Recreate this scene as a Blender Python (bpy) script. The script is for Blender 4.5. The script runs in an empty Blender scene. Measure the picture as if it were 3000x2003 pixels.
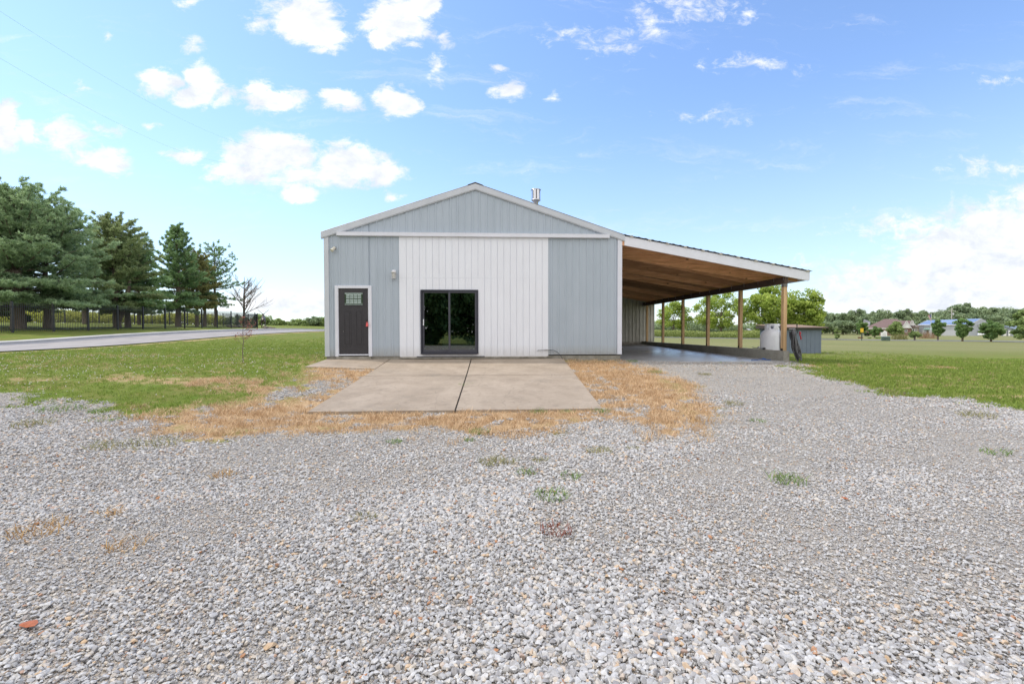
import bpy, bmesh, math, random
import numpy as np
from mathutils import Vector, Matrix, Euler
R = math.radians
sc = bpy.context.scene
rng = np.random.default_rng(7); random.seed(7)

# ---------------------------------------------------------------- camera
CAM = np.array([5.0493, -14.4634, .7909]); FPX = 1333.0
YAW, PIT, ROL = .0531, .0244, -.0017
cd = bpy.data.cameras.new('camera'); cam = bpy.data.objects.new('camera', cd)
sc.collection.objects.link(cam); sc.camera = cam
cd.sensor_width = 36; cd.lens = FPX / 3000 * 36; cd.clip_start = .05; cd.clip_end = 3000
fw = Vector((math.sin(YAW) * math.cos(PIT), math.cos(YAW) * math.cos(PIT), -math.sin(PIT)))
r0 = Vector((math.cos(YAW), -math.sin(YAW), 0)); u0 = r0.cross(fw)
rr = r0 * math.cos(ROL) + u0 * math.sin(ROL); uu = rr.cross(fw)
cam.matrix_world = Matrix(((rr.x, uu.x, -fw.x, CAM[0]), (rr.y, uu.y, -fw.y, CAM[1]), (rr.z, uu.z, -fw.z, CAM[2]), (0, 0, 0, 1)))
_fw, _rr, _uu = np.array(fw), np.array(rr), np.array(uu)

def ray(px, py): return _fw + _rr * (px - 1500) / FPX - _uu * (py - 1001.5) / FPX
def spot(px, D):            # ground position seen at photo column px, D metres in front of the tripod
    d = ray(px, 980); return CAM[0] + d[0] * D, CAM[1] + d[1] * D

# ---------------------------------------------------------------- sky, sun, exposure
SUN_EL, SUN_AZ = 58.0, -72.0      # azimuth from +Y, clockwise positive: left of the barn and a little behind it
world = bpy.data.worlds.new("World"); sc.world = world; world.use_nodes = True
sc.view_settings.view_transform = 'Standard'; sc.view_settings.look = 'None'
sc.view_settings.exposure = 0.2; sc.view_settings.gamma = 1
CLOUDS = [(705,45,80,58,1),(745,82,62,32,1),(655,25,60,38,.45),(590,55,30,20,.5),(915,48,80,62,1),(968,22,48,36,1),(880,92,36,24,1),(940,108,24,14,.6),
(465,195,46,48,1),(445,226,52,28,1),(510,222,26,28,.5),(368,190,52,30,.75),(625,232,84,24,.9),(602,212,36,28,.7),(780,232,50,26,.9),(910,240,60,36,.9),(890,215,30,24,.6),
(1165,206,40,26,.7),(8,285,38,60,1),(64,300,26,26,.8),(150,312,66,42,.62),(235,296,40,14,.5),(238,362,62,32,.8),(262,386,40,18,.6),(428,360,56,18,.7),(345,293,24,10,.5),
(622,348,112,50,1.1),(560,398,84,30,.75),(800,378,92,52,.85),(872,398,62,32,.75),(690,440,44,22,.7),(690,400,130,34,.6),(248,95,14,12,.45),(442,102,24,22,.5),(440,4,30,14,.6),
(1278,220,18,14,.55),(1490,60,52,52,.5),(1400,102,84,26,.45),(1300,72,56,16,.42),(1600,16,84,32,.5),(1735,150,120,18,.4),(1620,268,90,12,.34),(2292,186,46,14,.5),
(1135,158,20,13,.5),(1005,160,18,42,.42),(190,206,22,14,.5),(1723,32,26,20,.42),(1010,95,20,20,.35),
(2320,600,300,150,1.2),(2090,522,160,34,.62),(2230,690,420,80,1),(2010,620,240,40,.6),(2290,385,120,22,.45),(2420,470,140,70,.9),
(660,690,190,30,.75),(900,455,30,12,.35),(1800,720,500,26,.4)]
def build_world():
    nt = world.node_tree; N = nt.nodes; Lk = nt.links; N.clear()
    def nd(t, **k):
        n = N.new(t)
        for a, b in k.items(): setattr(n, a, b)
        return n
    out = nd('ShaderNodeOutputWorld'); bg = nd('ShaderNodeBackground'); bg.inputs[1].default_value = .145
    Lk.new(bg.outputs[0], out.inputs[0])
    sky = nd('ShaderNodeTexSky', sky_type='NISHITA', sun_disc=False); sky.sun_elevation = R(SUN_EL); sky.sun_rotation = R(SUN_AZ)
    sky.air_density = 1.0; sky.dust_density = .35; sky.ozone_density = 1.3; sky.altitude = 200
    tc = nd('ShaderNodeTexCoord'); sep = nd('ShaderNodeSeparateXYZ'); Lk.new(tc.outputs['Generated'], sep.inputs[0])
    def m(op, a, b=None, c=None, clamp=False):
        n = nd('ShaderNodeMath', operation=op); n.use_clamp = clamp
        for i, v in enumerate((a, b, c)):
            if v is None: continue
            if isinstance(v, (int, float)): n.inputs[i].default_value = v
            else: Lk.new(v, n.inputs[i])
        return n.outputs[0]
    ay = m('MAXIMUM', m('ABSOLUTE', sep.outputs[1]), .06)
    u = m('DIVIDE', sep.outputs[0], ay); v = m('DIVIDE', m('MAXIMUM', sep.outputs[2], 0.), ay)
    cb = nd('ShaderNodeCombineXYZ'); Lk.new(u, cb.inputs[0]); Lk.new(v, cb.inputs[1]); Lk.new(m('MULTIPLY', m('GREATER_THAN', sep.outputs[1], 0), 5.), cb.inputs[2])
    def noise(sc_, det, rough, vec, dist=0):
        n = nd('ShaderNodeTexNoise'); n.inputs['Scale'].default_value = sc_; n.inputs['Detail'].default_value = det
        n.inputs['Roughness'].default_value = rough; n.inputs['Distortion'].default_value = dist; Lk.new(vec, n.inputs['Vector']); return n
    st = nd('ShaderNodeVectorMath', operation='MULTIPLY'); Lk.new(cb.outputs[0], st.inputs[0]); st.inputs[1].default_value = (1., 1.7, 1.)
    n1 = noise(9, 7, .65, st.outputs[0], .3); n2 = noise(20, 9, .7, st.outputs[0], .4)
    wv = nd('ShaderNodeVectorMath', operation='MULTIPLY_ADD'); Lk.new(n1.outputs['Color'], wv.inputs[0]); wv.inputs[1].default_value = (.09, .06, 0); wv.inputs[2].default_value = (-.045, -.03, 0)
    w2 = nd('ShaderNodeVectorMath', operation='ADD'); Lk.new(wv.outputs[0], w2.inputs[0]); Lk.new(cb.outputs[0], w2.inputs[1])
    flat = nd('ShaderNodeVectorMath', operation='MULTIPLY'); Lk.new(w2.outputs[0], flat.inputs[0]); flat.inputs[1].default_value = (1, 1, 0)
    cur = None; s = 3000 / 2348
    for (x, y, rx, ry, w) in CLOUDS:
        w = w * (.5 if x > 1250 else .76) if w < .66 else w
        d = ray(x * s, y * s); U, V = d[0] / d[1], d[2] / d[1]
        ex, ey = rx * s / FPX * 1.08, ry * s / FPX * 1.08
        a = nd('ShaderNodeVectorMath', operation='MULTIPLY_ADD'); Lk.new(flat.outputs[0], a.inputs[0])
        a.inputs[1].default_value = (1 / ex, 1 / ey, 0); a.inputs[2].default_value = (-U / ex, -V / ey, 0)
        l = nd('ShaderNodeVectorMath', operation='LENGTH'); Lk.new(a.outputs[0], l.inputs[0])
        f = m('MULTIPLY_ADD', l.outputs['Value'], -w * 1.1, w * 1.15)
        cur = f if cur is None else m('MAXIMUM', cur, f)
    fr_ = nd('ShaderNodeMapRange', interpolation_type='SMOOTHSTEP'); Lk.new(sep.outputs[1], fr_.inputs[0]); fr_.inputs[1].default_value = -.05; fr_.inputs[2].default_value = .3; front = fr_.outputs[0]
    back = m('MULTIPLY_ADD', n1.outputs[0], 1.4, .05)     # rear sky: unseen thick cloud, added to light the shaded barn front
    F = m('ADD', m('MULTIPLY', m('MAXIMUM', cur, -.6), front), m('MULTIPLY', back, m('SUBTRACT', 1., front)))
    F = m('ADD', F, m('MULTIPLY_ADD', n2.outputs[0], 1.5, -.75))
    mr = nd('ShaderNodeMapRange', interpolation_type='SMOOTHSTEP'); Lk.new(F, mr.inputs[0]); mr.inputs[1].default_value = -.02; mr.inputs[2].default_value = .5
    hz = nd('ShaderNodeMapRange', interpolation_type='SMOOTHSTEP'); Lk.new(sep.outputs[2], hz.inputs[0])
    hz.inputs[1].default_value = .0; hz.inputs[2].default_value = .45; hz.inputs[3].default_value = .5; hz.inputs[4].default_value = .0
    sc2 = nd('ShaderNodeMix', data_type='RGBA', blend_type='MULTIPLY'); sc2.inputs[0].default_value = 1
    Lk.new(sky.outputs[0], sc2.inputs[6]); sc2.inputs[7].default_value = SKYTINT
    mh = nd('ShaderNodeMix', data_type='RGBA'); Lk.new(hz.outputs[0], mh.inputs[0]); Lk.new(sc2.outputs[2], mh.inputs[6]); mh.inputs[7].default_value = (3.9, 4.6, 5.5, 1)
    cc = nd('ShaderNodeMix', data_type='RGBA'); Lk.new(front, cc.inputs[0]); cc.inputs[6].default_value = (8.6, 8.5, 8.6, 1); 
    cs = nd('ShaderNodeMix', data_type='RGBA'); csr = nd('ShaderNodeMapRange'); csr.inputs[1].default_value = .38; csr.inputs[2].default_value = .66; Lk.new(n1.outputs[0], csr.inputs[0]); Lk.new(csr.outputs[0], cs.inputs[0])
    cs.inputs[6].default_value = (5.1, 5.4, 5.9, 1); cs.inputs[7].default_value = (7.2, 7.25, 7.35, 1); Lk.new(cs.outputs[2], cc.inputs[7])   # unseen cloud behind the tripod made extra bright, as fill for the front wall
    s3 = nd('ShaderNodeVectorMath', operation='MULTIPLY'); Lk.new(w2.outputs[0], s3.inputs[0]); s3.inputs[1].default_value = (1.1, 5.5, 1.)
    n3 = noise(2.6, 9, .72, s3.outputs[0], .6); ci = nd('ShaderNodeMapRange', interpolation_type='SMOOTHSTEP'); Lk.new(n3.outputs[0], ci.inputs[0]); ci.inputs[1].default_value = .52; ci.inputs[2].default_value = .82; ci.inputs[4].default_value = .5
    mxx = m('MAXIMUM', mr.outputs[0], m('MULTIPLY', ci.outputs[0], front))
    mc = nd('ShaderNodeMix', data_type='RGBA'); Lk.new(mxx, mc.inputs[0]); Lk.new(mh.outputs[2], mc.inputs[6]); Lk.new(cc.outputs[2], mc.inputs[7])
    Lk.new(mc.outputs[2], bg.inputs[0])
SKYTINT = (1.42, 1.52, 1.68, 1)
build_world()
sl = bpy.data.lights.new('sun', 'SUN'); sl.energy = 2.4; sl.angle = R(1.5); sl.color = (1, .94, .85)
so = bpy.data.objects.new('sun', sl); sc.collection.objects.link(so)
_e, _a = R(SUN_EL), R(SUN_AZ)
SD = Vector((math.sin(_a) * math.cos(_e), math.cos(_a) * math.cos(_e), math.sin(_e)))
so.rotation_euler = SD.to_track_quat('Z', 'Y').to_euler(); so.location = SD * 60
try:
    sc.cycles.max_bounces = 8; sc.cycles.transparent_max_bounces = 16; sc.cycles.use_denoising = True
except Exception: pass

# ---------------------------------------------------------------- helpers
def tag(o, label=None, cat=None, group=None, kind=None):
    if label: o['label'] = label
    if cat: o['category'] = cat
    if group: o['group'] = group
    if kind: o['kind'] = kind
    return o
def empty(name, loc, label, cat, group=None, rz=0.0):
    o = bpy.data.objects.new(name, None); sc.collection.objects.link(o); o.location = loc; o.rotation_euler = (0, 0, rz)
    o.empty_display_size = .1
    bpy.context.view_layer.update() if False else None
    return tag(o, label, cat, group)
def link(name, me, mats, parent=None):
    o = bpy.data.objects.new(name, me)
    for m_ in (mats if isinstance(mats, (list, tuple)) else [mats]):
        if m_: me.materials.append(m_)
    sc.collection.objects.link(o)
    if parent: o.parent = parent
    return o
def mesh_np(name, V, F, smooth=False, var=None):
    V = np.asarray(V, np.float32).reshape(-1, 3); F = np.asarray(F, np.int32); k = F.shape[1]
    me = bpy.data.meshes.new(name); me.vertices.add(len(V)); me.vertices.foreach_set('co', V.ravel())
    me.loops.add(F.size); me.loops.foreach_set('vertex_index', F.ravel())
    me.polygons.add(len(F)); me.polygons.foreach_set('loop_start', np.arange(0, F.size, k, dtype=np.int32))
    me.polygons.foreach_set('loop_total', np.full(len(F), k, np.int32))
    if smooth: me.polygons.foreach_set('use_smooth', np.ones(len(F), bool))
    if var is not None:
        a = me.attributes.new('var', 'FLOAT', 'POINT'); a.data.foreach_set('value', np.asarray(var, np.float32))
    me.update(calc_edges=True); return me
class MB:
    def __init__(s): s.V = []; s.F = []; s.S = []
    def add(s, V, F, smooth=False):
        b = len(s.V); s.V += [tuple(map(float, v)) for v in V]; s.F += [tuple(b + i for i in f) for f in F]; s.S += [smooth] * len(F); return s
    def box(s, a, b):
        x0, y0, z0 = a; x1, y1, z1 = b
        return s.add([(x0,y0,z0),(x1,y0,z0),(x1,y1,z0),(x0,y1,z0),(x0,y0,z1),(x1,y0,z1),(x1,y1,z1),(x0,y1,z1)],
                     [(0,3,2,1),(4,5,6,7),(0,1,5,4),(1,2,6,5),(2,3,7,6),(3,0,4,7)])
    def hexa(s, P): return s.add(P, [(0,3,2,1),(4,5,6,7),(0,1,5,4),(1,2,6,5),(2,3,7,6),(3,0,4,7)])
    def tube(s, pts, rad, n=8, caps=True, flat=1.0):
        pts = [Vector(p) for p in pts]; m_ = len(pts)
        if not isinstance(rad, (list, tuple)): rad = [rad] * m_
        V = []; side = None
        for i, p in enumerate(pts):
            t = (pts[min(i + 1, m_ - 1)] - pts[max(i - 1, 0)]).normalized()
            if side is None: side = t.orthogonal().normalized()
            side = (side - t * side.dot(t)).normalized() if (side - t * side.dot(t)).length > 1e-6 else t.orthogonal().normalized()
            up = t.cross(side)
            for k in range(n):
                a = 2 * math.pi * k / n; V.append(p + (side * math.cos(a) + up * math.sin(a) * flat) * rad[i])
        F = [(i * n + k, i * n + (k + 1) % n, (i + 1) * n + (k + 1) % n, (i + 1) * n + k) for i in range(m_ - 1) for k in range(n)]
        s.add(V, F, True)
        if caps: s.add(V[:n], [tuple(range(n))[::-1]]); s.add(V[-n:], [tuple(range(n))])
        return s
    def lathe(s, prof, c=(0, 0, 0), n=24):
        V = []
        for r_, z in prof:
            for k in range(n):
                a = 2 * math.pi * k / n; V.append((c[0] + r_ * math.cos(a), c[1] + r_ * math.sin(a), c[2] + z))
        F = [(i * n + k, i * n + (k + 1) % n, (i + 1) * n + (k + 1) % n, (i + 1) * n + k) for i in range(len(prof) - 1) for k in range(n)]
        s.add(V, F, True); s.add(V[:n], [tuple(range(n))[::-1]]); s.add(V[-n:], [tuple(range(n))]); return s
    def build(s, name, mat, parent=None, bevel=0):
        me = bpy.data.meshes.new(name); me.from_pydata(s.V, [], s.F); me.polygons.foreach_set('use_smooth', s.S); me.update()
        o = link(name, me, mat, parent)
        if bevel:
            b = o.modifiers.new('bevel', 'BEVEL'); b.width = bevel; b.segments = 2; b.limit_method = 'ANGLE'
        return o
def box(name, a, b, mat, parent=None, bevel=0): return MB().box(a, b).build(name, mat, parent, bevel)
def copy_tree(o, parent=None):
    c = o.copy(); sc.collection.objects.link(c)
    if parent: c.parent = parent
    for ch in o.children: copy_tree(ch, c)
    return c

# ---------------------------------------------------------------- materials
def new_mat(name):
    m_ = bpy.data.materials.new(name); m_.use_nodes = True; return m_, m_.node_tree.nodes, m_.node_tree.links, m_.node_tree.nodes['Principled BSDF']
def c4(c): return (c[0], c[1], c[2], 1)
def pmat(name, c1, c2=None, scale=4.0, rough=.6, metal=0.0, bump=0.0, bscale=40.0, stretch=(1, 1, 1), spec=.5, detail=5, lo=.35, hi=.65, coords='Object'):
    m_, N, Lk, b = new_mat(name); b.inputs['Roughness'].default_value = rough; b.inputs['Metallic'].default_value = metal
    b.inputs['Specular IOR Level'].default_value = spec
    tc = N.new('ShaderNodeTexCoord'); mp = N.new('ShaderNodeMapping'); mp.inputs['Scale'].default_value = stretch; Lk.new(tc.outputs[coords], mp.inputs[0])
    if c2 is None: c2 = tuple(x * .9 for x in c1)
    n = N.new('ShaderNodeTexNoise'); n.inputs['Scale'].default_value = scale; n.inputs['Detail'].default_value = detail; n.inputs['Roughness'].default_value = .6
    Lk.new(mp.outputs[0], n.inputs['Vector'])
    r_ = N.new('ShaderNodeMapRange'); r_.inputs[1].default_value = lo; r_.inputs[2].default_value = hi; Lk.new(n.outputs[0], r_.inputs[0])
    x = N.new('ShaderNodeMix'); x.data_type = 'RGBA'; x.inputs[6].default_value = c4(c1); x.inputs[7].default_value = c4(c2); Lk.new(r_.outputs[0], x.inputs[0])
    Lk.new(x.outputs[2], b.inputs['Base Color'])
    if bump:
        n2 = N.new('ShaderNodeTexNoise'); n2.inputs['Scale'].default_value = bscale; n2.inputs['Detail'].default_value = 6; Lk.new(mp.outputs[0], n2.inputs['Vector'])
        bp = N.new('ShaderNodeBump'); bp.inputs['Strength'].default_value = 1; bp.inputs['Distance'].default_value = bump
        Lk.new(n2.outputs[0], bp.inputs['Height']); Lk.new(bp.outputs[0], b.inputs['Normal'])
    return m_
def leaf_mat(name, dark, light, rough=.55, trans=.35):
    m_, N, Lk, b = new_mat(name); out = N['Material Output']
    at = N.new('ShaderNodeAttribute'); at.attribute_name = 'var'
    oi = N.new('ShaderNodeObjectInfo')
    x = N.new('ShaderNodeMix'); x.data_type = 'RGBA'; x.inputs[6].default_value = c4(dark); x.inputs[7].default_value = c4(light); Lk.new(at.outputs['Fac'], x.inputs[0])
    Lk.new(x.outputs[2], b.inputs['Base Color']); b.inputs['Roughness'].default_value = rough; b.inputs['Specular IOR Level'].default_value = .3
    tr = N.new('ShaderNodeBsdfTranslucent'); Lk.new(x.outputs[2], tr.inputs[0])
    ms = N.new('ShaderNodeMixShader'); ms.inputs[0].default_value = trans; Lk.new(b.outputs[0], ms.inputs[1]); Lk.new(tr.outputs[0], ms.inputs[2]); Lk.new(ms.outputs[0], out.inputs[0])
    return m_
def rand_mat(name, stops, rough=.8, bump=0, bscale=60, spec=.3):     # colour picked per scattered piece
    m_, N, Lk, b = new_mat(name); oi = N.new('ShaderNodeObjectInfo'); cr = N.new('ShaderNodeValToRGB'); cr.color_ramp.interpolation = 'LINEAR'
    el = cr.color_ramp.elements
    while len(el) < len(stops): el.new(.5)
    for e_, (p, c) in zip(el, stops): e_.position = p; e_.color = c4(c)
    Lk.new(oi.outputs['Random'], cr.inputs[0])
    tc = N.new('ShaderNodeTexCoord'); n = N.new('ShaderNodeTexNoise'); n.inputs['Scale'].default_value = bscale; n.inputs['Detail'].default_value = 4; Lk.new(tc.outputs['Object'], n.inputs['Vector'])
    r_ = N.new('ShaderNodeMapRange'); r_.inputs[1].default_value = .3; r_.inputs[2].default_value = .7; r_.inputs[3].default_value = .78; r_.inputs[4].default_value = 1.15; Lk.new(n.outputs[0], r_.inputs[0])
    x = N.new('ShaderNodeMix'); x.data_type = 'RGBA'; x.blend_type = 'MULTIPLY'; x.inputs[0].default_value = 1
    Lk.new(cr.outputs[0], x.inputs[6]); Lk.new(r_.outputs[0], x.inputs[7]); Lk.new(x.outputs[2], b.inputs['Base Color'])
    b.inputs['Roughness'].default_value = rough; b.inputs['Specular IOR Level'].default_value = spec
    return m_
def wood_mat(name, c1, c2, grain=(1, 30, 30), knot=True, rough=.7, coords='Object', tone=0):
    m_, N, Lk, b = new_mat(name); b.inputs['Roughness'].default_value = rough; b.inputs['Specular IOR Level'].default_value = .25
    tc = N.new('ShaderNodeTexCoord'); mp = N.new('ShaderNodeMapping'); mp.inputs['Scale'].default_value = grain; Lk.new(tc.outputs[coords], mp.inputs[0])
    n = N.new('ShaderNodeTexNoise'); n.inputs['Scale'].default_value = 1.2; n.inputs['Detail'].default_value = 8; n.inputs['Roughness'].default_value = .7; n.inputs['Distortion'].default_value = .8; Lk.new(mp.outputs[0], n.inputs['Vector'])
    r_ = N.new('ShaderNodeMapRange'); r_.inputs[1].default_value = .33; r_.inputs[2].default_value = .67; Lk.new(n.outputs[0], r_.inputs[0])
    x = N.new('ShaderNodeMix'); x.data_type = 'RGBA'; x.inputs[6].default_value = c4(c1); x.inputs[7].default_value = c4(c2); Lk.new(r_.outputs[0], x.inputs[0])
    col = x.outputs[2]
    if knot:
        v = N.new('ShaderNodeTexVoronoi'); v.inputs['Scale'].default_value = 1.7; v.inputs['Randomness'].default_value = 1; mp2 = N.new('ShaderNodeMapping'); mp2.inputs['Scale'].default_value = (1.0, 1.0, 2.2) if grain[0] < grain[2] else (2, 2, 1)
        Lk.new(tc.outputs[coords], mp2.inputs[0]); Lk.new(mp2.outputs[0], v.inputs['Vector'])
        k = N.new('ShaderNodeMapRange'); k.inputs[1].default_value = .06; k.inputs[2].default_value = .11; k.inputs[3].default_value = .3; k.inputs[4].default_value = 1; Lk.new(v.outputs[0], k.inputs[0])
        y = N.new('ShaderNodeMix'); y.data_type = 'RGBA'; y.blend_type = 'MULTIPLY'; y.inputs[0].default_value = 1; Lk.new(col, y.inputs[6]); Lk.new(k.outputs[0], y.inputs[7]); col = y.outputs[2]
    if tone:
        oi = N.new('ShaderNodeObjectInfo'); rm = N.new('ShaderNodeMapRange'); rm.inputs[3].default_value = 1 - tone; rm.inputs[4].default_value = 1 + tone * .6; Lk.new(oi.outputs['Random'], rm.inputs[0])
        y2 = N.new('ShaderNodeMix'); y2.data_type = 'RGBA'; y2.blend_type = 'MULTIPLY'; y2.inputs[0].default_value = 1; Lk.new(col, y2.inputs[6]); Lk.new(rm.outputs[0], y2.inputs[7]); col = y2.outputs[2]
    Lk.new(col, b.inputs['Base Color'])
    bp = N.new('ShaderNodeBump'); bp.inputs['Distance'].default_value = .002; Lk.new(n.outputs[0], bp.inputs['Height']); Lk.new(bp.outputs[0], b.inputs['Normal'])
    return m_
M = {}
M['siding'] = pmat('blue_grey_siding', (.415,.475,.545), (.375,.435,.5), 1.2, .42, bump=.0008, bscale=5, stretch=(1,1,.4))
M['trim'] = pmat('pale_grey_trim', (.7,.72,.8), (.65,.67,.74), 2, .5)
M['rake'] = pmat('rake_trim_grey', (.54,.57,.62), (.49,.52,.57), 2, .45)
M['white'] = pmat('white_painted_plywood', (.76,.79,.855), (.73,.755,.82), 3, .6, bump=.0012, bscale=30, stretch=(1,1,.3))
M['fascia'] = pmat('white_fascia_paint', (.76,.78,.86), (.71,.73,.8), 3, .5)
M['groove'] = pmat('groove_shadow_paint', (.5,.49,.5), (.45,.44,.45), 4, .7)
M['roof'] = pmat('dark_galvanised_roof', (.26,.265,.28), (.2,.205,.22), 2, .5, metal=.4)
M['concrete'] = pmat('foundation_concrete', (.34,.32,.28), (.2,.185,.15), 3.5, .85, bump=.003, bscale=30)
M['door'] = pmat('charcoal_door_paint', (.034,.031,.038), (.028,.026,.031), 8, .42)
M['dark'] = pmat('black_navy_vinyl', (.035,.037,.055), (.028,.03,.045), 8, .38)
M['dark2'] = pmat('charcoal_vinyl_sash', (.06,.062,.08), (.05,.052,.068), 8, .38)
M['chrome'] = pmat('galvanised_flue', (.62,.62,.64), (.5,.5,.52), 14, .22, metal=.9)
M['steel'] = pmat('dull_zinc', (.42,.42,.43), (.3,.3,.31), 20, .45, metal=.8)
M['blackmetal'] = pmat('black_powder_coat', (.012,.012,.014), (.02,.02,.022), 20, .4)
M['tank'] = pmat('white_tank_paint', (.78,.79,.83), (.72,.73,.77), 3, .4)
M['rubber'] = pmat('grey_black_rubber', (.05,.05,.055), (.025,.025,.028), 40, .5)
M['red'] = pmat('red_plastic', (.35,.02,.03), None, 10, .4)
M['coral'] = pmat('coral_lockbox', (.75,.12,.12), None, 10, .45)
M['blue'] = pmat('blue_strap', (.02,.09,.3), None, 10, .6)
M['backmetal'] = pmat('off_white_wall_metal', (.5,.49,.44), (.4,.39,.34), 2, .5)
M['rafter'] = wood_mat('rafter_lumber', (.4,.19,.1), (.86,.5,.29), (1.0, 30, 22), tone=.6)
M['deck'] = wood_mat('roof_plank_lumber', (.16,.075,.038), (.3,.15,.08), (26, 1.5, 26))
M['beam'] = wood_mat('dark_stained_beam', (.05,.036,.028), (.11,.075,.055), (26, 1.2, 26), knot=False)
M['post'] = wood_mat('treated_post_lumber', (.42,.26,.13), (.74,.52,.3), (34, 34, .8), knot=False)
M['brick'] = None

def add_foot_tint(m_, col, z0=.0, z1=.35, amt=.45):     # brown dirt tint painted in where contact shadow falls along a wall's foot
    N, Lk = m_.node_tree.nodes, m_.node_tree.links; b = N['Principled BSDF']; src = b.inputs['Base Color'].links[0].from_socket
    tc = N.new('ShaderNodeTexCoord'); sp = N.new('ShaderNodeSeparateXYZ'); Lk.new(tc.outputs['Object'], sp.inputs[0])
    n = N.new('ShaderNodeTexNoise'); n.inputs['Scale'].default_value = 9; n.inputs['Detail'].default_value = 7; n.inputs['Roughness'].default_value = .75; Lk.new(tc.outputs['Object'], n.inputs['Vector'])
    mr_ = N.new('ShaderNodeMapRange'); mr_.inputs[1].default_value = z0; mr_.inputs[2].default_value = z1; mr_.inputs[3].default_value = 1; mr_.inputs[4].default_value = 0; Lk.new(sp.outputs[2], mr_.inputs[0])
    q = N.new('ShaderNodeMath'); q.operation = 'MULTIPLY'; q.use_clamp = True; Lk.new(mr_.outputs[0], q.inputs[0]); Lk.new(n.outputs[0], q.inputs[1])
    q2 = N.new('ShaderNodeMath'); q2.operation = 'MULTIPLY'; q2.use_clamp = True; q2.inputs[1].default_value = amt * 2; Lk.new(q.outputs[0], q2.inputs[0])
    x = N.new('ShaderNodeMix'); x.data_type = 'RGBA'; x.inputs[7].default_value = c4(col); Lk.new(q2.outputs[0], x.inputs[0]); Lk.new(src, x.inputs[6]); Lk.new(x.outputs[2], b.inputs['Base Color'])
add_foot_tint(M['siding'], (.3,.26,.2)); add_foot_tint(M['white'], (.42,.37,.3), amt=.35)
def glass_mat(name, tint, gloss=.07, rough=.01, wob=0):
    m_, N, Lk, b = new_mat(name); out = N['Material Output']; N.remove(b)
    t = N.new('ShaderNodeBsdfTransparent'); t.inputs[0].default_value = c4(tint); g = N.new('ShaderNodeBsdfGlossy'); g.inputs['Roughness'].default_value = rough
    fr = N.new('ShaderNodeFresnel'); fr.inputs[0].default_value = 1.6
    ad = N.new('ShaderNodeMath'); ad.operation = 'ADD'; ad.inputs[1].default_value = gloss; Lk.new(fr.outputs[0], ad.inputs[0])
    ms = N.new('ShaderNodeMixShader'); Lk.new(ad.outputs[0], ms.inputs[0]); Lk.new(t.outputs[0], ms.inputs[1]); Lk.new(g.outputs[0], ms.inputs[2]); Lk.new(ms.outputs[0], out.inputs[0])
    return m_
M['glass'] = glass_mat('tinted_door_glass', (.6,.7,.66), .09)

# ---------------------------------------------------------------- terrain
CP = np.array([(5,-14,-.65),(0,-13,-.62),(10,-13,-.62),(5,-10,-.64),(5,-7,-.63),(2,-6.9,-.62),(7,-6.9,-.62),(5,-25,-.65),
(2,0,-.12),(0,-.2,-.12),(4.5,0,-.13),(7.4,0,-.15),(9.3,-.1,-.18),(12,-.3,-.25),(14.9,-.2,-.27),(2,-3.4,-.38),(7.3,-3.4,-.38),(4.5,-3.4,-.38),
(-3.4,-6.7,-.33),(-8,-8,-.3),(-1.6,-2.3,-.12),(-12,1.4,.05),(-17.2,6.2,.2),(-12,33,.75),(-17,47,.93),(-22,12,.72),(-22,39,1.17),(-22,0,.5),(-25,-15,.35),(-12,-10,-.1),
(-36,81,1.93),(16,6,-.3),(19,6.3,-.3),(12,14,-.2),(5,14,-.05),(0,14,.1),(0,40,.5),(13.5,-7,-.48),(13.3,-3.3,-.35),(20,-8,-.42),(30,0,-.35),(40,20,-.4),(57,54,-.5),(75,46,-.6),(30,55.5,-.1),(30,75,0),(45,75,-.1),(120,110,-1.07),(150,90,-1.1),
(-100,150,2.2),(-100,0,1.4),(0,150,1.5),(60,120,-.4),(500,500,-1.5),(-500,500,2.5),(500,-300,-1),(-500,-300,1.5),(0,-60,-.8),(0,500,1),(60,-60,-.8),(-60,-60,.3)], float)
def _k(r2): return .5 * r2 * np.log(r2 + 1e-9)
def _fit():
    n = len(CP); d = ((CP[:, None, :2] - CP[None, :, :2]) ** 2).sum(-1); A = np.zeros((n + 3, n + 3)); A[:n, :n] = _k(d) + np.eye(n) * .02
    P = np.c_[np.ones(n), CP[:, :2]]; A[:n, n:] = P; A[n:, :n] = P.T; return np.linalg.solve(A, np.r_[CP[:, 2], 0, 0, 0])
_W = _fit()
def T(x, y):
    x = np.asarray(x, float); y = np.asarray(y, float); z = _W[-3] + _W[-2] * x + _W[-1] * y
    for (cx, cy, _), w in zip(CP, _W): z = z + w * _k((x - cx) ** 2 + (y - cy) ** 2)
    return z
def Tf(x, y): return float(T(x, y))
_h = np.random.default_rng(3).random((256, 256))
def vnoise(x, y):
    xi = np.floor(x).astype(int); yi = np.floor(y).astype(int); fx = x - xi; fy = y - yi; fx = fx * fx * (3 - 2 * fx); fy = fy * fy * (3 - 2 * fy)
    g = lambda a, b: _h[a % 256, b % 256]
    return (g(xi, yi) * (1 - fx) + g(xi + 1, yi) * fx) * (1 - fy) + (g(xi, yi + 1) * (1 - fx) + g(xi + 1, yi + 1) * fx) * fy
def fbm(x, y, o=4):
    s = 0; a = .5; t = 0
    for i in range(o): s = s + a * vnoise(x * 2 ** i + 17 * i, y * 2 ** i + 31 * i); t += a; a *= .55
    return s / t
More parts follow.
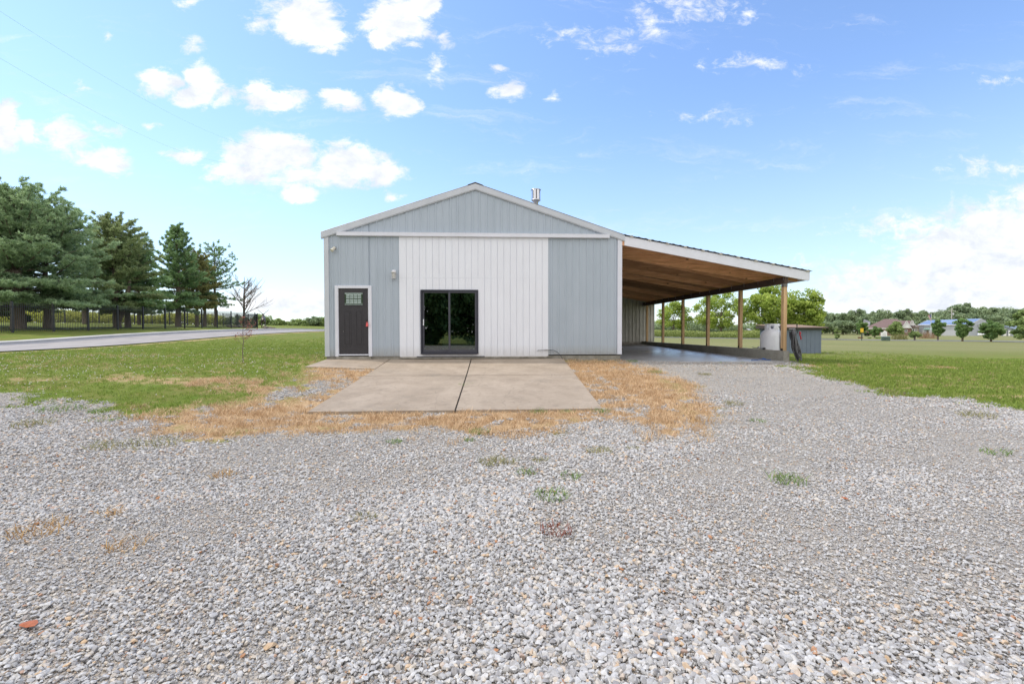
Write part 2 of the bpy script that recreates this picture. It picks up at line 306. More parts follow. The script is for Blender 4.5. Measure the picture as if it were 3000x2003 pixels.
def sdf(x, y, poly):       # + inside, metres
    P = np.array(poly, float); Q = np.roll(P, -1, 0); best = np.full(x.shape, 1e9); ins = np.zeros(x.shape, bool)
    for (ax, ay), (bx, by) in zip(P, Q):
        dx, dy = bx - ax, by - ay; t = np.clip(((x - ax) * dx + (y - ay) * dy) / (dx * dx + dy * dy + 1e-12), 0, 1)
        best = np.minimum(best, (x - ax - t * dx) ** 2 + (y - ay - t * dy) ** 2)
        c = (ay > y) != (by > y); ins ^= c & (x < (bx - ax) * (y - ay) / (by - ay + 1e-12) + ax)
    return np.where(ins, 1, -1) * np.sqrt(best)
LOWEDGE = [(-.23,-7.38),(.26,-7.89),(1.35,-8.25),(1.95,-7.84),(2.46,-7.89),(3.32,-7.68),(4.01,-7.63),(4.82,-8.24),(5.53,-8.29),(6.16,-7.73),(7.01,-7.31),(7.45,-7.85),(7.24,-8.42),(7.77,-8.47),(8.18,-7.85),(8.65,-7.16),(9.29,-5.5),(9.55,-4.29),(9.57,-2.31),(9.23,-.65)]
GRAVEL = [(-60,-5.6),(-12,-5.7),(-3.45,-6.08),(-3.11,-6.1),(-2.43,-6.7),(-2.1,-6.4),(-1.31,-6.58),(-.69,-7.12)] + LOWEDGE + [(9.2,.3),(15.2,.3),(15.0,-1.0),(14.1,-1.6),(13.5,-3.3),(13.16,-4.87),(12.94,-5.88),(13.6,-6.3),(13.8,-7.51),(14.6,-10),(16,-30),(-60,-30)]
DRY = [(-.35,-7.2),(-.14,-6.87),(.1,-6.38),(.65,-6.03),(1.18,-5.66),(1.5,-5.2),(1.45,-4.87),(.9,-4.14),(.3,-2.2),(.3,-.6),(7.4,-.3),(9.3,-.3)] + LOWEDGE[::-1]
def fields(x, y):
    n1 = fbm(x * 1.3, y * 1.3) - .5; n2 = fbm(x * 5 + 9, y * 5, 3) - .5
    w = n1 * 1.1 + n2 * .9
    gs = sdf(x, y, GRAVEL) + w * .9; ds = sdf(x, y, DRY) + w * .8
    g = np.clip(gs / .55 + .5, 0, 1); d = np.clip(ds / 1.3 + .5, 0, 1)
    # pale gravel showing through the dry strip left of the slab, and beside the carport
    e = 1 - ((x - 1.4) / .75) ** 2 - ((y + 3.8) / 1.9) ** 2
    g = np.maximum(g, np.clip(e * .8 + n2 * 5 + n1 * 2.5, 0, 1) * (e > -.5))
    g = np.maximum(g, np.clip((n1 * 2 + n2 * 4.2 - .38) * 2, 0, 1) * (sdf(x, y, DRY) > 0) * .9)
    for ex, ey, ax, ay, s in [(14.9,-1.2,1.3,.45,1.2),(18.1,-1.9,1.1,.35,1.1),(21.0,-2.3,1,.3,.8),(15.6,-3.7,.8,.3,.5),(-1.2,-4.3,3.2,.8,.42),(1.0,-4.6,1.8,.8,.6),(-5.0,-4.7,3.5,.5,.3),(.0,-2.8,2.0,.8,.4),(14.2,-5.3,1.0,.5,.5),(15,-6.5,1.2,.3,.5)]:
        q = 1 - ((x - ex) / ax) ** 2 - ((y - ey) / ay) ** 2
        d = np.maximum(d, np.clip((q + w * 2.5) * s, 0, 1) * np.clip(q + 1.2, 0, 1))
    gsr = sdf(x, y, GRAVEL); d = np.maximum(d, np.clip(1.1 - np.abs(gsr) / .7 + w, 0, 1) * (x > -.3) * (x < 9.9) * (y > -9.2) * (y < -.3))
    # bare brown verge along the near side of the lane
    rd = np.abs(x + 11.75 + n1 * .5); d = np.maximum(d, np.clip(.9 - rd / .45 + n2 * 1.5, 0, 1) * (y > -40))
    return g, d
def axis(pts):
    o = []
    for (a, b, s) in pts: o += list(np.arange(a, b, s))
    return np.array(o + [pts[-1][1]])
def fines(x, y):        # worn wheel lanes where the stone is ground finer, curving from the carport towards the lower left
    a = np.abs((x - 12.5) + .16 * (y + 1) ** 2 * .9 + .25 * (y + 1)); rr_ = np.hypot(x - 11.5, (y + 22) * .9)
    band = np.maximum(np.exp(-((rr_ - 13.2) / .55) ** 2), np.exp(-((rr_ - 11.3) / .5) ** 2))
    pat_ = np.clip((fbm(x * .45 + 40, y * .6 + 11, 4) - .5) * 4.5, 0, 1)
    return np.clip(.75 * band * np.clip(fbm(x * .8, y * .8 + 50, 3) * 2 - .2, 0, 1) + pat_, 0, 1)
xs = axis([(-900,-300,60),(-300,-100,20),(-100,-40,4),(-40,-18,1),(-18,-7,.35),(-7,17,.11),(17,26,.3),(26,60,1.5),(60,160,5),(160,400,20),(400,900,50)])
ys = axis([(-500,-100,40),(-100,-30,5),(-30,-14,.8),(-14,1.5,.11),(1.5,16,.4),(16,60,1.2),(60,160,4),(160,400,15),(400,1100,50)])
GX, GY = np.meshgrid(xs, ys); GZ = T(GX, GY); gA, dA = fields(GX, GY)
near = np.clip(1 - np.abs(GX - 5) / 40, 0, 1)
GZ = GZ + (fbm(GX * .8, GY * .8) - .5) * .05 * gA * (GY < -7.2)
inb = (GX > .05) & (GX < 15.5) & (GY > .05) & (GY < 13.7); GZ = np.where(inb, np.minimum(GZ, -.4), GZ)
pat = (GX > 2.1) & (GX < 7.0) & (GY > -6.6) & (GY < .05); GZ = np.where(pat, GZ - .12, GZ)
ny, nx = GX.shape; idx = np.arange(nx * ny).reshape(ny, nx)
FQ = np.stack([idx[:-1, :-1], idx[:-1, 1:], idx[1:, 1:], idx[1:, :-1]], -1).reshape(-1, 4)
gm = mesh_np('ground', np.stack([GX, GY, GZ], -1), FQ, True)
for nm, arr in (('grav', gA), ('dry', dA), ('fines', fines(GX, GY))):
    a = gm.attributes.new(nm, 'FLOAT', 'POINT'); a.data.foreach_set('value', arr.astype(np.float32).ravel())
def ground_mat():
    m_, N, Lk, b = new_mat('ground_cover'); b.inputs['Roughness'].default_value = .95; b.inputs['Specular IOR Level'].default_value = .1
    tc = N.new('ShaderNodeTexCoord'); P = tc.outputs['Object']
    def noise(s, d=5, r_=.6, vec=P):
        n = N.new('ShaderNodeTexNoise'); n.inputs['Scale'].default_value = s; n.inputs['Detail'].default_value = d; n.inputs['Roughness'].default_value = r_; Lk.new(vec, n.inputs['Vector']); return n.outputs[0]
    def mr(v, a, b_, c=0, d=1):
        n = N.new('ShaderNodeMapRange'); Lk.new(v, n.inputs[0]); n.inputs[1].default_value = a; n.inputs[2].default_value = b_; n.inputs[3].default_value = c; n.inputs[4].default_value = d; return n.outputs[0]
    def mix(f, a, b_, t='MIX'):
        n = N.new('ShaderNodeMix'); n.data_type = 'RGBA'; n.blend_type = t
        for s, v in ((0, f), (6, a), (7, b_)):
            if isinstance(v, (int, float)): n.inputs[s].default_value = v
            elif isinstance(v, tuple): n.inputs[s].default_value = c4(v)
            else: Lk.new(v, n.inputs[s])
        return n.outputs[2]
    sx = N.new('ShaderNodeSeparateXYZ'); Lk.new(P, sx.inputs[0])
    far = mr(sx.outputs[1], 2, 11)          # mown field beyond is a drier olive
    big = mr(noise(.25, 4), .35, .65); mid = mr(noise(1.6, 5), .3, .7); fine = mr(noise(22, 4, .7), .25, .75)
    g1 = mix(big, GREEN1, GREEN2); g1 = mix(mid, g1, GREEN3); 
    right = mr(sx.outputs[0], 10, 20)
    farc = mix(mr(noise(.08, 4), .35, .65), (.23,.24,.1), (.28,.27,.125))
    n = N.new('ShaderNodeMath'); n.operation = 'MULTIPLY'; Lk.new(far, n.inputs[0]); Lk.new(mr(sx.outputs[0], -3, 12, .0, 1), n.inputs[1])
    g1 = mix(n.outputs[0], g1, farc)
    g1 = mix(mr(fine, 0, 1, .0, .55), g1, mix(1.0, g1, (.45,.5,.4), 'MULTIPLY'))
    dr = mix(mid, (.44,.3,.17), (.34,.21,.11)); dr = mix(fine, dr, (.52,.38,.23))
    v = N.new('ShaderNodeTexVoronoi'); v.inputs['Scale'].default_value = 42; Lk.new(P, v.inputs['Vector'])
    ge = N.new('ShaderNodeTexVoronoi'); ge.feature = 'DISTANCE_TO_EDGE'; ge.inputs['Scale'].default_value = 42; Lk.new(P, ge.inputs['Vector'])
    cr = N.new('ShaderNodeValToRGB'); el = cr.color_ramp.elements; el[0].color = (.42,.405,.39,1); el[1].color = (.6,.59,.57,1); e3 = el.new(.93); e3.color = (.48,.41,.33,1); el[-1].position = .88
    sr = N.new('ShaderNodeSeparateColor'); Lk.new(v.outputs['Color'], sr.inputs[0]); Lk.new(sr.outputs[0], cr.inputs[0])
    gr = mix(mr(ge.outputs[0], .0, .1, .4, 0), cr.outputs[0], (.3,.285,.265))
    af = N.new('ShaderNodeAttribute'); af.attribute_name = 'fines'
    gr = mix(mr(af.outputs['Fac'], 0, 1, .1, .6), gr, mix(fine, (.56,.52,.46), (.42,.385,.34)))
    at = N.new('ShaderNodeAttribute'); at.attribute_name = 'grav'; ad = N.new('ShaderNodeAttribute'); ad.attribute_name = 'dry'
    def thr(a, lo, hi):
        n = N.new('ShaderNodeMath'); n.operation = 'ADD'; Lk.new(a, n.inputs[0]); Lk.new(mr(fine, 0, 1, -.3, .3), n.inputs[1]); return mr(n.outputs[0], lo, hi)
    c = mix(thr(ad.outputs['Fac'], .25, .75), g1, dr); c = mix(thr(at.outputs['Fac'], .35, .65), c, gr)
    Lk.new(c, b.inputs['Base Color'])
    bp = N.new('ShaderNodeBump'); bp.inputs['Distance'].default_value = .02; bp.inputs['Strength'].default_value = .8
    hm = N.new('ShaderNodeMix'); hm.data_type = 'FLOAT'; Lk.new(at.outputs['Fac'], hm.inputs[0]); Lk.new(fine, hm.inputs[2]); Lk.new(mr(ge.outputs[0], 0, .3), hm.inputs[3])
    Lk.new(hm.outputs[0], bp.inputs['Height']); Lk.new(bp.outputs[0], b.inputs['Normal'])
    return m_
GREEN1, GREEN2, GREEN3 = (.12,.2,.025), (.18,.265,.04), (.24,.22,.07)
ground = link('ground', gm, ground_mat()); tag(ground, kind='structure')

# ---------------------------------------------------------------- roads
def ribbon(name, L_, R_, mat, lift, thick=0.0, n=80):
    L_ = np.array(L_, float); R_ = np.array(R_, float)
    def rs(P):
        d = np.r_[0, np.cumsum(np.hypot(*np.diff(P, axis=0).T))]; t = np.linspace(0, d[-1], n); return np.c_[np.interp(t, d, P[:, 0]), np.interp(t, d, P[:, 1])]
    a, b_ = rs(L_), rs(R_); k = 5; V = []; F = []
    for i in range(n):
        for j in range(k):
            p = a[i] + (b_[i] - a[i]) * j / (k - 1); V.append((p[0], p[1], Tf(p[0], p[1]) + lift))
    for i in range(n - 1):
        for j in range(k - 1): q = i * k + j; F.append((q, q + 1, q + k + 1, q + k))
    mb = MB().add(V, F, True)
    if thick:
        for j in (0, k - 1):
            base = [(V[i * k + j][0], V[i * k + j][1], V[i * k + j][2]) for i in range(n)]; low = [(x, y, z - thick) for x, y, z in base]
            mb.add(base + low, [(i, i + 1, n + i + 1, n + i) for i in range(n - 1)])
    return tag(mb.build(name, mat), kind='structure')
asph = pmat('pale_worn_asphalt', (.37,.345,.33), (.29,.27,.26), 1.2, .9, bump=.003, bscale=60)
asph2 = pmat('grey_asphalt', (.2,.2,.215), (.16,.16,.17), 1.2, .9, bump=.003, bscale=60)
darkedge = pmat('fresh_patch_asphalt', (.17,.17,.19), (.22,.22,.24), 2, .9)
kerbm = pmat('kerb_concrete', (.5,.49,.47), (.42,.41,.4), 2, .85)
Ys = np.arange(-30, 150, 3.0)
nearx = lambda y: -12.3 - .01 * max(0, y - 40) ** 1.3 * 0
tag(ribbon('lane', [(-12.3, y) for y in Ys], [(-15.9, y) for y in Ys], asph, .035), kind='structure')
ribbon('lane_patch', [(-15.903, y) for y in Ys], [(-16.55, y) for y in Ys], darkedge, .039)
ribbon('kerb', [(-16.55, y) for y in Ys], [(-17.1, y) for y in Ys], kerbm, .13, .2)
ribbon('road', [(-20,44.5),(10,46),(28,44.5),(40,44),(50,42),(60,38),(66,32),(72,20),(78,0),(84,-30)], [(-20,50.5),(10,52),(29.6,50.4),(41.5,50.2),(53.7,47.6),(65,42.5),(71.5,35),(77.5,21),(83.5,0),(90,-30)], asph2, .03, .1)

# ---------------------------------------------------------------- concrete slab, stoop
def slab_mat(name, c1, c2, joint=None):
    m_, N, Lk, b = new_mat(name); b.inputs['Roughness'].default_value = .88; b.inputs['Specular IOR Level'].default_value = .25
    tc = N.new('ShaderNodeTexCoord')
    def noise(s, d=6, r_=.65):
        n = N.new('ShaderNodeTexNoise'); n.inputs['Scale'].default_value = s; n.inputs['Detail'].default_value = d; n.inputs['Roughness'].default_value = r_; Lk.new(tc.outputs['Object'], n.inputs['Vector']); return n.outputs[0]
    def mr(v, a, b_, c=0, d=1):
        n = N.new('ShaderNodeMapRange'); Lk.new(v, n.inputs[0]); n.inputs[1].default_value = a; n.inputs[2].default_value = b_; n.inputs[3].default_value = c; n.inputs[4].default_value = d; return n.outputs[0]
    def mix(f, a, b_):
        n = N.new('ShaderNodeMix'); n.data_type = 'RGBA'
        for s, v in ((0, f), (6, a), (7, b_)):
            if isinstance(v, tuple): n.inputs[s].default_value = c4(v)
            else: Lk.new(v, n.inputs[s])
        return n.outputs[2]
    a = mix(mr(noise(1.1), .35, .65), c1, c2); a = mix(mr(noise(6), .56, .72, 0, .55), a, tuple(x * .55 for x in c2)); a = mix(mr(noise(70, 3), .5, .75, 0, .35), a, tuple(x * .6 for x in c1))
    a = mix(mr(noise(.7, 3), .54, .68, 0, .38), a, (.2,.18,.15))
    nz = N.new('ShaderNodeTexNoise'); nz.inputs['Scale'].default_value = 2.2; nz.inputs['Detail'].default_value = 5; Lk.new(tc.outputs['Object'], nz.inputs['Vector'])
    vm = N.new('ShaderNodeVectorMath'); vm.operation = 'MULTIPLY_ADD'; vm.inputs[1].default_value = (.35, .35, .35); Lk.new(nz.outputs['Color'], vm.inputs[0]); Lk.new(tc.outputs['Object'], vm.inputs[2])
    vc = N.new('ShaderNodeTexVoronoi'); vc.feature = 'DISTANCE_TO_EDGE'; vc.inputs['Scale'].default_value = .42; Lk.new(vm.outputs[0], vc.inputs['Vector'])
    a = mix(mr(vc.outputs[0], .0, .005, .32, 0), a, (.14,.12,.1)); a = mix(mr(noise(2.4, 7, .8), .52, .66, 0, .5), a, tuple(x * .6 for x in c1)); a = mix(mr(noise(14, 5, .75), .55, .7, 0, .4), a, tuple(min(1, x * 1.25) for x in c1))
    Lk.new(a, b.inputs['Base Color']); bp = N.new('ShaderNodeBump'); bp.inputs['Distance'].default_value = .004; Lk.new(noise(55, 5), bp.inputs['Height']); Lk.new(bp.outputs[0], b.inputs['Normal'])
    return m_
M['slab'] = slab_mat('weathered_slab', (.385,.32,.255), (.3,.245,.19))
def slope_z(y): return -.095 + (y / 6.62) * .475
patio = empty('concrete_patio', (4.6, -3.3, 0), 'cracked sloping concrete slab in front of the white barn front', 'patio')
def patio_piece(x00, x01, x10, x11, y0, y1):    # front (y0) x range, back (y1) x range
    mb = MB(); t = .16
    n = 8
    for i in range(n):
        ya, yb = y0 + (y1 - y0) * i / n, y0 + (y1 - y0) * (i + 1) / n
        f = lambda y: (x00 + (x10 - x00) * (y - y0) / (y1 - y0), x01 + (x11 - x01) * (y - y0) / (y1 - y0))
        (a, b_), (c, d) = f(ya), f(yb); za, zb = slope_z(ya), slope_z(yb)
        mb.add([(a, ya, za), (b_, ya, za), (d, yb, zb), (c, yb, zb)], [(0, 1, 2, 3)])
        mb.add([(a, ya, za), (c, yb, zb), (c, yb, zb - t), (a, ya, za - t)], [(0, 1, 2, 3)]); mb.add([(b_, ya, za), (d, yb, zb), (d, yb, zb - t), (b_, ya, za - t)], [(3, 2, 1, 0)])
    z0 = slope_z(y0); mb.add([(x00, y0, z0), (x01, y0, z0), (x01, y0, z0 - t), (x00, y0, z0 - t)], [(3, 2, 1, 0)])
    z1 = slope_z(y1); mb.add([(x10, y1, z1), (x11, y1, z1), (x11, y1, z1 - t), (x10, y1, z1 - t)], [(0, 1, 2, 3)])
    for i, v in enumerate(mb.V): mb.V[i] = (v[0] - 4.6, v[1] + 3.3, v[2])
    return mb
G = .022
for a in [(2.0,4.47,2.0,4.50,-6.62,-3.08),(4.5,7.05,4.53,7.26,-6.62,-3.08),(2.0,4.5,2.0,4.51,-3.045,-.02),(4.53,7.262,4.54,7.45,-3.045,-.02)]:
    patio_piece(*a).build('slab_section', M['slab'], patio)
MB().add([(v[0]-4.6, v[1]+3.3, v[2]-.035) for v in [(2.02,-6.6,slope_z(-6.6)),(7.03,-6.6,slope_z(-6.6)),(7.43,-.03,slope_z(0)),(2.02,-.03,slope_z(0))]], [(0,1,2,3)]).build('joint_filler', pmat('dark_joint_soil', (.05,.045,.035)), patio)
st = empty('stoop', (.6, -.5, -.1), 'small tan concrete stoop below the dark entry door', 'stoop')
MB().hexa([(-.47,-1.45,-.4),(1.375,-1.42,-.4),(1.375,.47,-.4),(-.56,.47,-.4),(-.47,-1.45,-.06),(1.375,-1.42,-.135),(1.375,.47,.01),(-.56,.47,.02)]).build('slab', M['slab'], st)
mat_ = box('doormat', (.06,-.62,-.1), (1.0,-.12,-.085), pmat('rust_coir_mat', (.34,.15,.08), (.26,.11,.06), 60, .95, bump=.004, bscale=200)); mat_.rotation_euler = (R(2.6), R(.9), 0)
tag(mat_, 'rust brown doormat lying on the stoop before the entry door', 'doormat')

# ---------------------------------------------------------------- barn
WB = 9.343; EV = 3.76; RID = 5.30; HX = WB / 2
def roofz(x): return EV + (RID - EV) * (1 - abs(x - HX) / HX)
barn = empty('metal_barn', (HX, 0, 0), 'blue grey metal gable barn with white plywood front and dark entry door', 'barn')
def B(mb): # shift world-built mesh into the barn's frame
    mb.V = [(v[0] - HX, v[1], v[2]) for v in mb.V]; return mb
def rib_profile(x0, x1, pitch=.2286, ribh=.021):
    X = []; k = math.ceil(x0 / pitch)
    pts = [(x0, 0)]
    x = math.floor(x0 / pitch) * pitch
    while x < x1 + pitch:
        for dx, h in ((-.032, 0), (-.014, ribh), (.014, ribh), (.032, 0), (.07, 0), (.076, .003), (.084, .003), (.09, 0), (.139, 0), (.145, .003), (.153, .003), (.159, 0)):
            if x0 < x + dx < x1: pts.append((x + dx, h))
        x += pitch
    return pts + [(x1, 0)]
def siding(x0, x1, z0, zt, y=0.0, off=0.0):
    P = rib_profile(x0, x1); mb = MB(); V = []
    for px_, h in P:
        t = zt(px_) if callable(zt) else zt
        V += [(px_, y - h, z0), (px_, y - h, t)]
    mb.add(V, [(2 * i, 2 * i + 2, 2 * i + 3, 2 * i + 1) for i in range(len(P) - 1)]); return mb
def screws(x0, x1, zs, mb):
    x = math.floor(x0 / .2286) * .2286
    while x < x1:
        for z in zs:
            if x0 < x + .05 < x1 - .05 and z < roofz(x) - .2 and not (.38 < x < 1.36 and z < 2.2):
                mb.box((x + .044, -.008, z - .006), (x + .056, 0, z + .006))
        x += .2286
    return mb
PX0, PX1 = 2.31, 6.955
def joined(*ms):
    o_ = MB()
    for m__ in ms: o_.add(m__.V, m__.F)
    return o_
ZS = (.12,.75,1.4,2.05,2.7,3.35)
top_ = lambda x: roofz(x) - .02
B(screws(.15, PX0, ZS, joined(siding(.13, .38, 0, top_), siding(.38, 1.36, 2.15, top_), siding(1.36, PX0 + .02, 0, top_)))).build('siding_panel', M['siding'], barn)
B(screws(PX1, WB - .2, ZS, siding(PX1 - .02, WB - .13, .03, top_))).build('siding_panel', M['siding'], barn)
g_ = B(screws(PX0, PX1, (4.05,4.65), siding(PX0 + .02, PX1 - .02, 3.75, top_))).build('gable_panel', M['siding'], barn)
# plywood filler with vertical grooves, leaving the sliding-door opening
SX0, SX1, SZ0, SZ1 = 2.943, 4.752, .064, 2.085
def plank(x0, x1, z0, z1, y=-.03):
    mb = MB(); X = [x0]; k = math.ceil((x0 + .001 - PX0) / .2032)
    while PX0 + k * .2032 < x1 - .01: X.append(PX0 + k * .2032); k += 1
    X.append(x1); g = .006; V = []; prof = [(x0, y)]
    for xx in X[1:-1]: prof += [(xx - g, y), (xx - g, y + .016), (xx + g, y + .016), (xx + g, y)]
    prof.append((x1, y))
    for px_, py_ in prof: V += [(px_, py_, z0), (px_, py_, z1)]
    mb.add(V, [(2 * i, 2 * i + 2, 2 * i + 3, 2 * i + 1) for i in range(len(prof) - 1)])
    return mb
mb = MB()
for a in [(PX0, SX0, -.015, 2.452), (SX1, PX1, -.015, 2.452), (SX0, SX1, SZ1, 2.452), (SX0, SX1, -.015, SZ0), (PX0, PX1, 2.462, 3.74)]:
    t = plank(*a); mb.add(t.V, t.F)
mb.box((PX0 + .001, -.028, 2.44), (PX1 - .001, -.02, 2.47)); mb.box((PX0 - .02, -.029, -.015), (PX0, 0, 3.74)); mb.box((PX1, -.029, -.015), (PX1 + .02, 0, 3.74))
mb.box((PX0 - .002, -.034, 2.458), (PX1 + .004, -.03, 2.463))
mb.box((PX0, -.034, -.02), (PX1, -.026, .004))
B(mb).build('plywood_panel', M['white'], barn)
B(MB().box((.4, -.115, 3.735), (8.93, -.0, 3.85)).box((.39, -.12, 3.842), (8.94, 0, 3.853))).build('door_track_cover', M['trim'], barn, .004)
for x0, x1, mt in ((-.012, .13, M['rake']), (WB - .13, WB + .012, M['trim'])):
    z0 = 0 if x0 < 1 else .03
    mb = MB().box((x0, -.035, z0), (x1, .1, 3.72)); mb.box((x0 - .002, -.037, 2.98), (x1 + .002, -.03, 2.985)); B(mb).build('corner_trim', mt, barn)
# rake trim, roof, ridge cap
mb = MB()
for s in (-1, 1):
    xa = HX; xb = HX + s * (HX + .085); za, zb = RID + .1, RID + .1 - (HX + .085) * (RID - EV) / HX
    for lo, hi, y0, y1 in ((-.165, 0, -.07, .02), (-.19, -.165, -.055, .02)):
        P = [(xa, y0, za + lo), (xb, y0, zb + lo), (xb, y1, zb + lo), (xa, y1, za + lo), (xa, y0, za + hi), (xb, y0, zb + hi), (xb, y1, zb + hi), (xa, y1, za + hi)]
        mb.hexa(P)
B(mb).build('rake_trim', M['rake'], barn)
LB = 13.8; mb = MB()
for s in (-1, 1):
    xb = HX + s * (HX + .1); zb = RID + .115 - (HX + .1) * (RID - EV) / HX; za = RID + .115; nR = 60
    P = []
    for i in range(nR + 1):
        y = -.03 + (LB + .06) * i / nR
        for yy, h in ((y - .02, 0), (y - .008, .018), (y + .008, .018), (y + .02, 0)): P += [(HX, yy, za + h), (xb, yy, zb + h)]
    mb.add(P, [(2 * i, 2 * i + 2, 2 * i + 3, 2 * i + 1) for i in range(len(P) // 2 - 1)])
B(mb).build('roof', M['roof'], barn)
B(MB().add([(HX - .24, -.075, RID + .06), (HX, -.075, RID + .145), (HX + .24, -.075, RID + .06), (HX - .24, LB, RID + .06), (HX, LB, RID + .145), (HX + .24, LB, RID + .06),
            (HX - .24, -.075, RID + .045), (HX, -.075, RID + .13), (HX + .24, -.075, RID + .045)], [(0,1,4,3),(1,2,5,4),(6,7,1,0),(7,8,2,1)])).build('ridge_cap', M['roof'], barn)
# side and rear walls, floor, foundation
B(MB().add([(0,.01,0),(0,LB,0),(0,LB,EV),(0,.01,EV),(WB,.01,0),(WB,LB,0),(WB,LB,EV),(WB,.01,EV),(HX,LB,RID)], [(0,3,2,1),(4,5,6,7),(1,2,8,6,5)])).build('side_wall', M['siding'], barn)
B(MB().box((.02, .02, -.3), (WB - .02, .25, -.005)).box((.02,.25,-.3),(WB-.02,LB,-.05))).build('foundation', M['concrete'], barn)
mb = MB().box((PX0, -.036, -.075), (PX1 - .02, .02, -.02)); B(mb).build('sill_concrete', M['concrete'], barn)
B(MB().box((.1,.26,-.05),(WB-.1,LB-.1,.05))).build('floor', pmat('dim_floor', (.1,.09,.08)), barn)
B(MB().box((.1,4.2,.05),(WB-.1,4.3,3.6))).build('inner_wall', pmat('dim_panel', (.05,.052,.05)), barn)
B(MB().box((2.82, -.05, -.03), (4.95, -.02, -.004))).build('drip_bar', M['dark'], barn)
# entry door
ed = link('entry_door', B(MB().box((.418, -.012, .07), (1.322, .035, 2.105))).build('tmp', None).data, M['door'], barn)
bpy.data.objects.remove(bpy.data.objects['tmp'])
def loc(o): return o
mb = MB(); fx0, fx1, fz = .31, 1.435, 2.205
mb.box((fx0, -.05, -.0), (.405, .03, fz)); mb.box((1.335, -.05, -.0), (fx1, .03, fz)); mb.box((.405, -.05, 2.118), (1.335, .03, fz)); mb.box((.405, -.045, .03), (1.335, .03, .068))
mb.box((.405, -.035, .068), (.417, .03, 2.118)); mb.box((1.323, -.035, .068), (1.335, .03, 2.118))
B(mb).build('door_trim', M['trim'], ed, .006)
B(MB().box((.34, -.06, -.09), (1.41, .01, -.002))).build('threshold_concrete', M['concrete'], ed)
def raised(x0, x1, z0, z1):
    mb = MB(); a, b_ = .014, .035
    o = [(x0,-.0125,z0),(x1,-.0125,z0),(x1,-.0125,z1),(x0,-.0125,z1)]
    i1 = [(x0+a,-.003,z0+a),(x1-a,-.003,z0+a),(x1-a,-.003,z1-a),(x0+a,-.003,z1-a)]
    return mb
for x0, x1 in ((.575, .79), (.94, 1.155)):
    z0, z1 = .34, 1.42; mb = MB()
    for a, b_ in (((x0, z0), (x1, z0 + .022)), ((x0, z1 - .022), (x1, z1)), ((x0, z0 + .022), (x0 + .022, z1 - .022)), ((x1 - .022, z0 + .022), (x1, z1 - .022))):
        mb.box((a[0], -.022, a[1]), (b_[0], -.0115, b_[1]))
    mb.box((x0 + .05, -.021, z0 + .05), (x1 - .05, -.0115, z1 - .05)); B(mb).build('raised_panel', M['door'], ed, .004)
wx0, wx1, wz0, wz1 = .60, 1.16, 1.60, 1.985
wf = B(MB().box((wx0-.03,-.026,wz0-.03),(wx1+.03,-.0115,wz0)).box((wx0-.03,-.026,wz1),(wx1+.03,-.0115,wz1+.03)).box((wx0-.03,-.026,wz0),(wx0,-.0115,wz1)).box((wx1,-.026,wz0),(wx1+.03,-.0115,wz1))).build('window_frame', M['door'], ed)
lead = MB(); w_, h_ = wx1 - wx0, wz1 - wz0
fr_ = pmat('frosted_art_glass', (.42,.5,.5), (.3,.38,.36), 30, .15); gd = pmat('dark_art_glass', (.03,.05,.035), (.06,.09,.05), 12, .1)
B(MB().box((wx0, -.016, wz0), (wx1, -.0117, wz1))).build('window_pane', gd, ed)
lite = MB(); cols = [.1, .3, .52, .73, .93]
for i in range(4):
    a = wx0 + w_ * (.09 + i * .21); b_ = a + w_ * .185
    for zz, hh in ((.16,.12),(.3,.05),(.38,.1),(.56,.1),(.68,.05),(.76,.11)): lite.box((a, -.0185, wz0 + h_ * zz), (b_, -.0165, wz0 + h_ * (zz + hh)))
lite.box((wx0 + .005, -.0185, wz0 + h_ * .9), (wx1 - .005, -.0165, wz1 - .005)); lite.box((wx0 + .005, -.0185, wz0 + .008), (wx1 - .005, -.0165, wz0 + h_ * .05)); lite.box((wx0 + .005, -.0185, wz0 + h_ * .11), (wx1 - .005, -.0165, wz0 + h_ * .14))
B(lite).build('leaded_glass', fr_, ed)
B(MB().lathe([(.001,0),(.03,.003),(.03,.02),(.001,.022)], n=16)).build('tmpk', M['blackmetal'])
o = bpy.data.objects['tmpk']; o.name = 'deadbolt'; o.data.name = 'deadbolt'; o.parent = ed; o.data.transform(Matrix.Translation((HX, 0, 0))); o.data.transform(Matrix.Rotation(R(90), 4, 'X')); o.location = (1.275 - HX, -.012, 1.135)
mb = MB().lathe([(.001,0),(.028,.002),(.028,.01),(.012,.014),(.012,.04),(.027,.05),(.03,.065),(.022,.08),(.001,.084)], n=16); o = mb.build('door_knob', M['blackmetal'], ed); o.data.transform(Matrix.Rotation(R(90), 4, 'X')); o.location = (1.27 - HX, -.012, 1.0)
mb = MB().hexa([(-.035,-.03,-.05),(.035,-.03,-.05),(.035,.02,-.05),(-.035,.02,-.05),(-.02,-.03,.05),(.035,-.03,.06),(.035,.02,.06),(-.02,.02,.05)]).tube([(-.01,-.005,.05),(-.02,-.005,.08),(0,-.005,.095),(.02,-.005,.08),(.02,-.005,.05)], .006, 6)
o = mb.build('key_lockbox', M['coral'], None, .004); o.location = (1.305, -.1, .985); tag(o, 'small coral key lockbox hanging on the dark door knob', 'lockbox')
B(MB().box((.545,-.02,.775),(.56,-.0115,.79))).build('peg', M['steel'], ed)
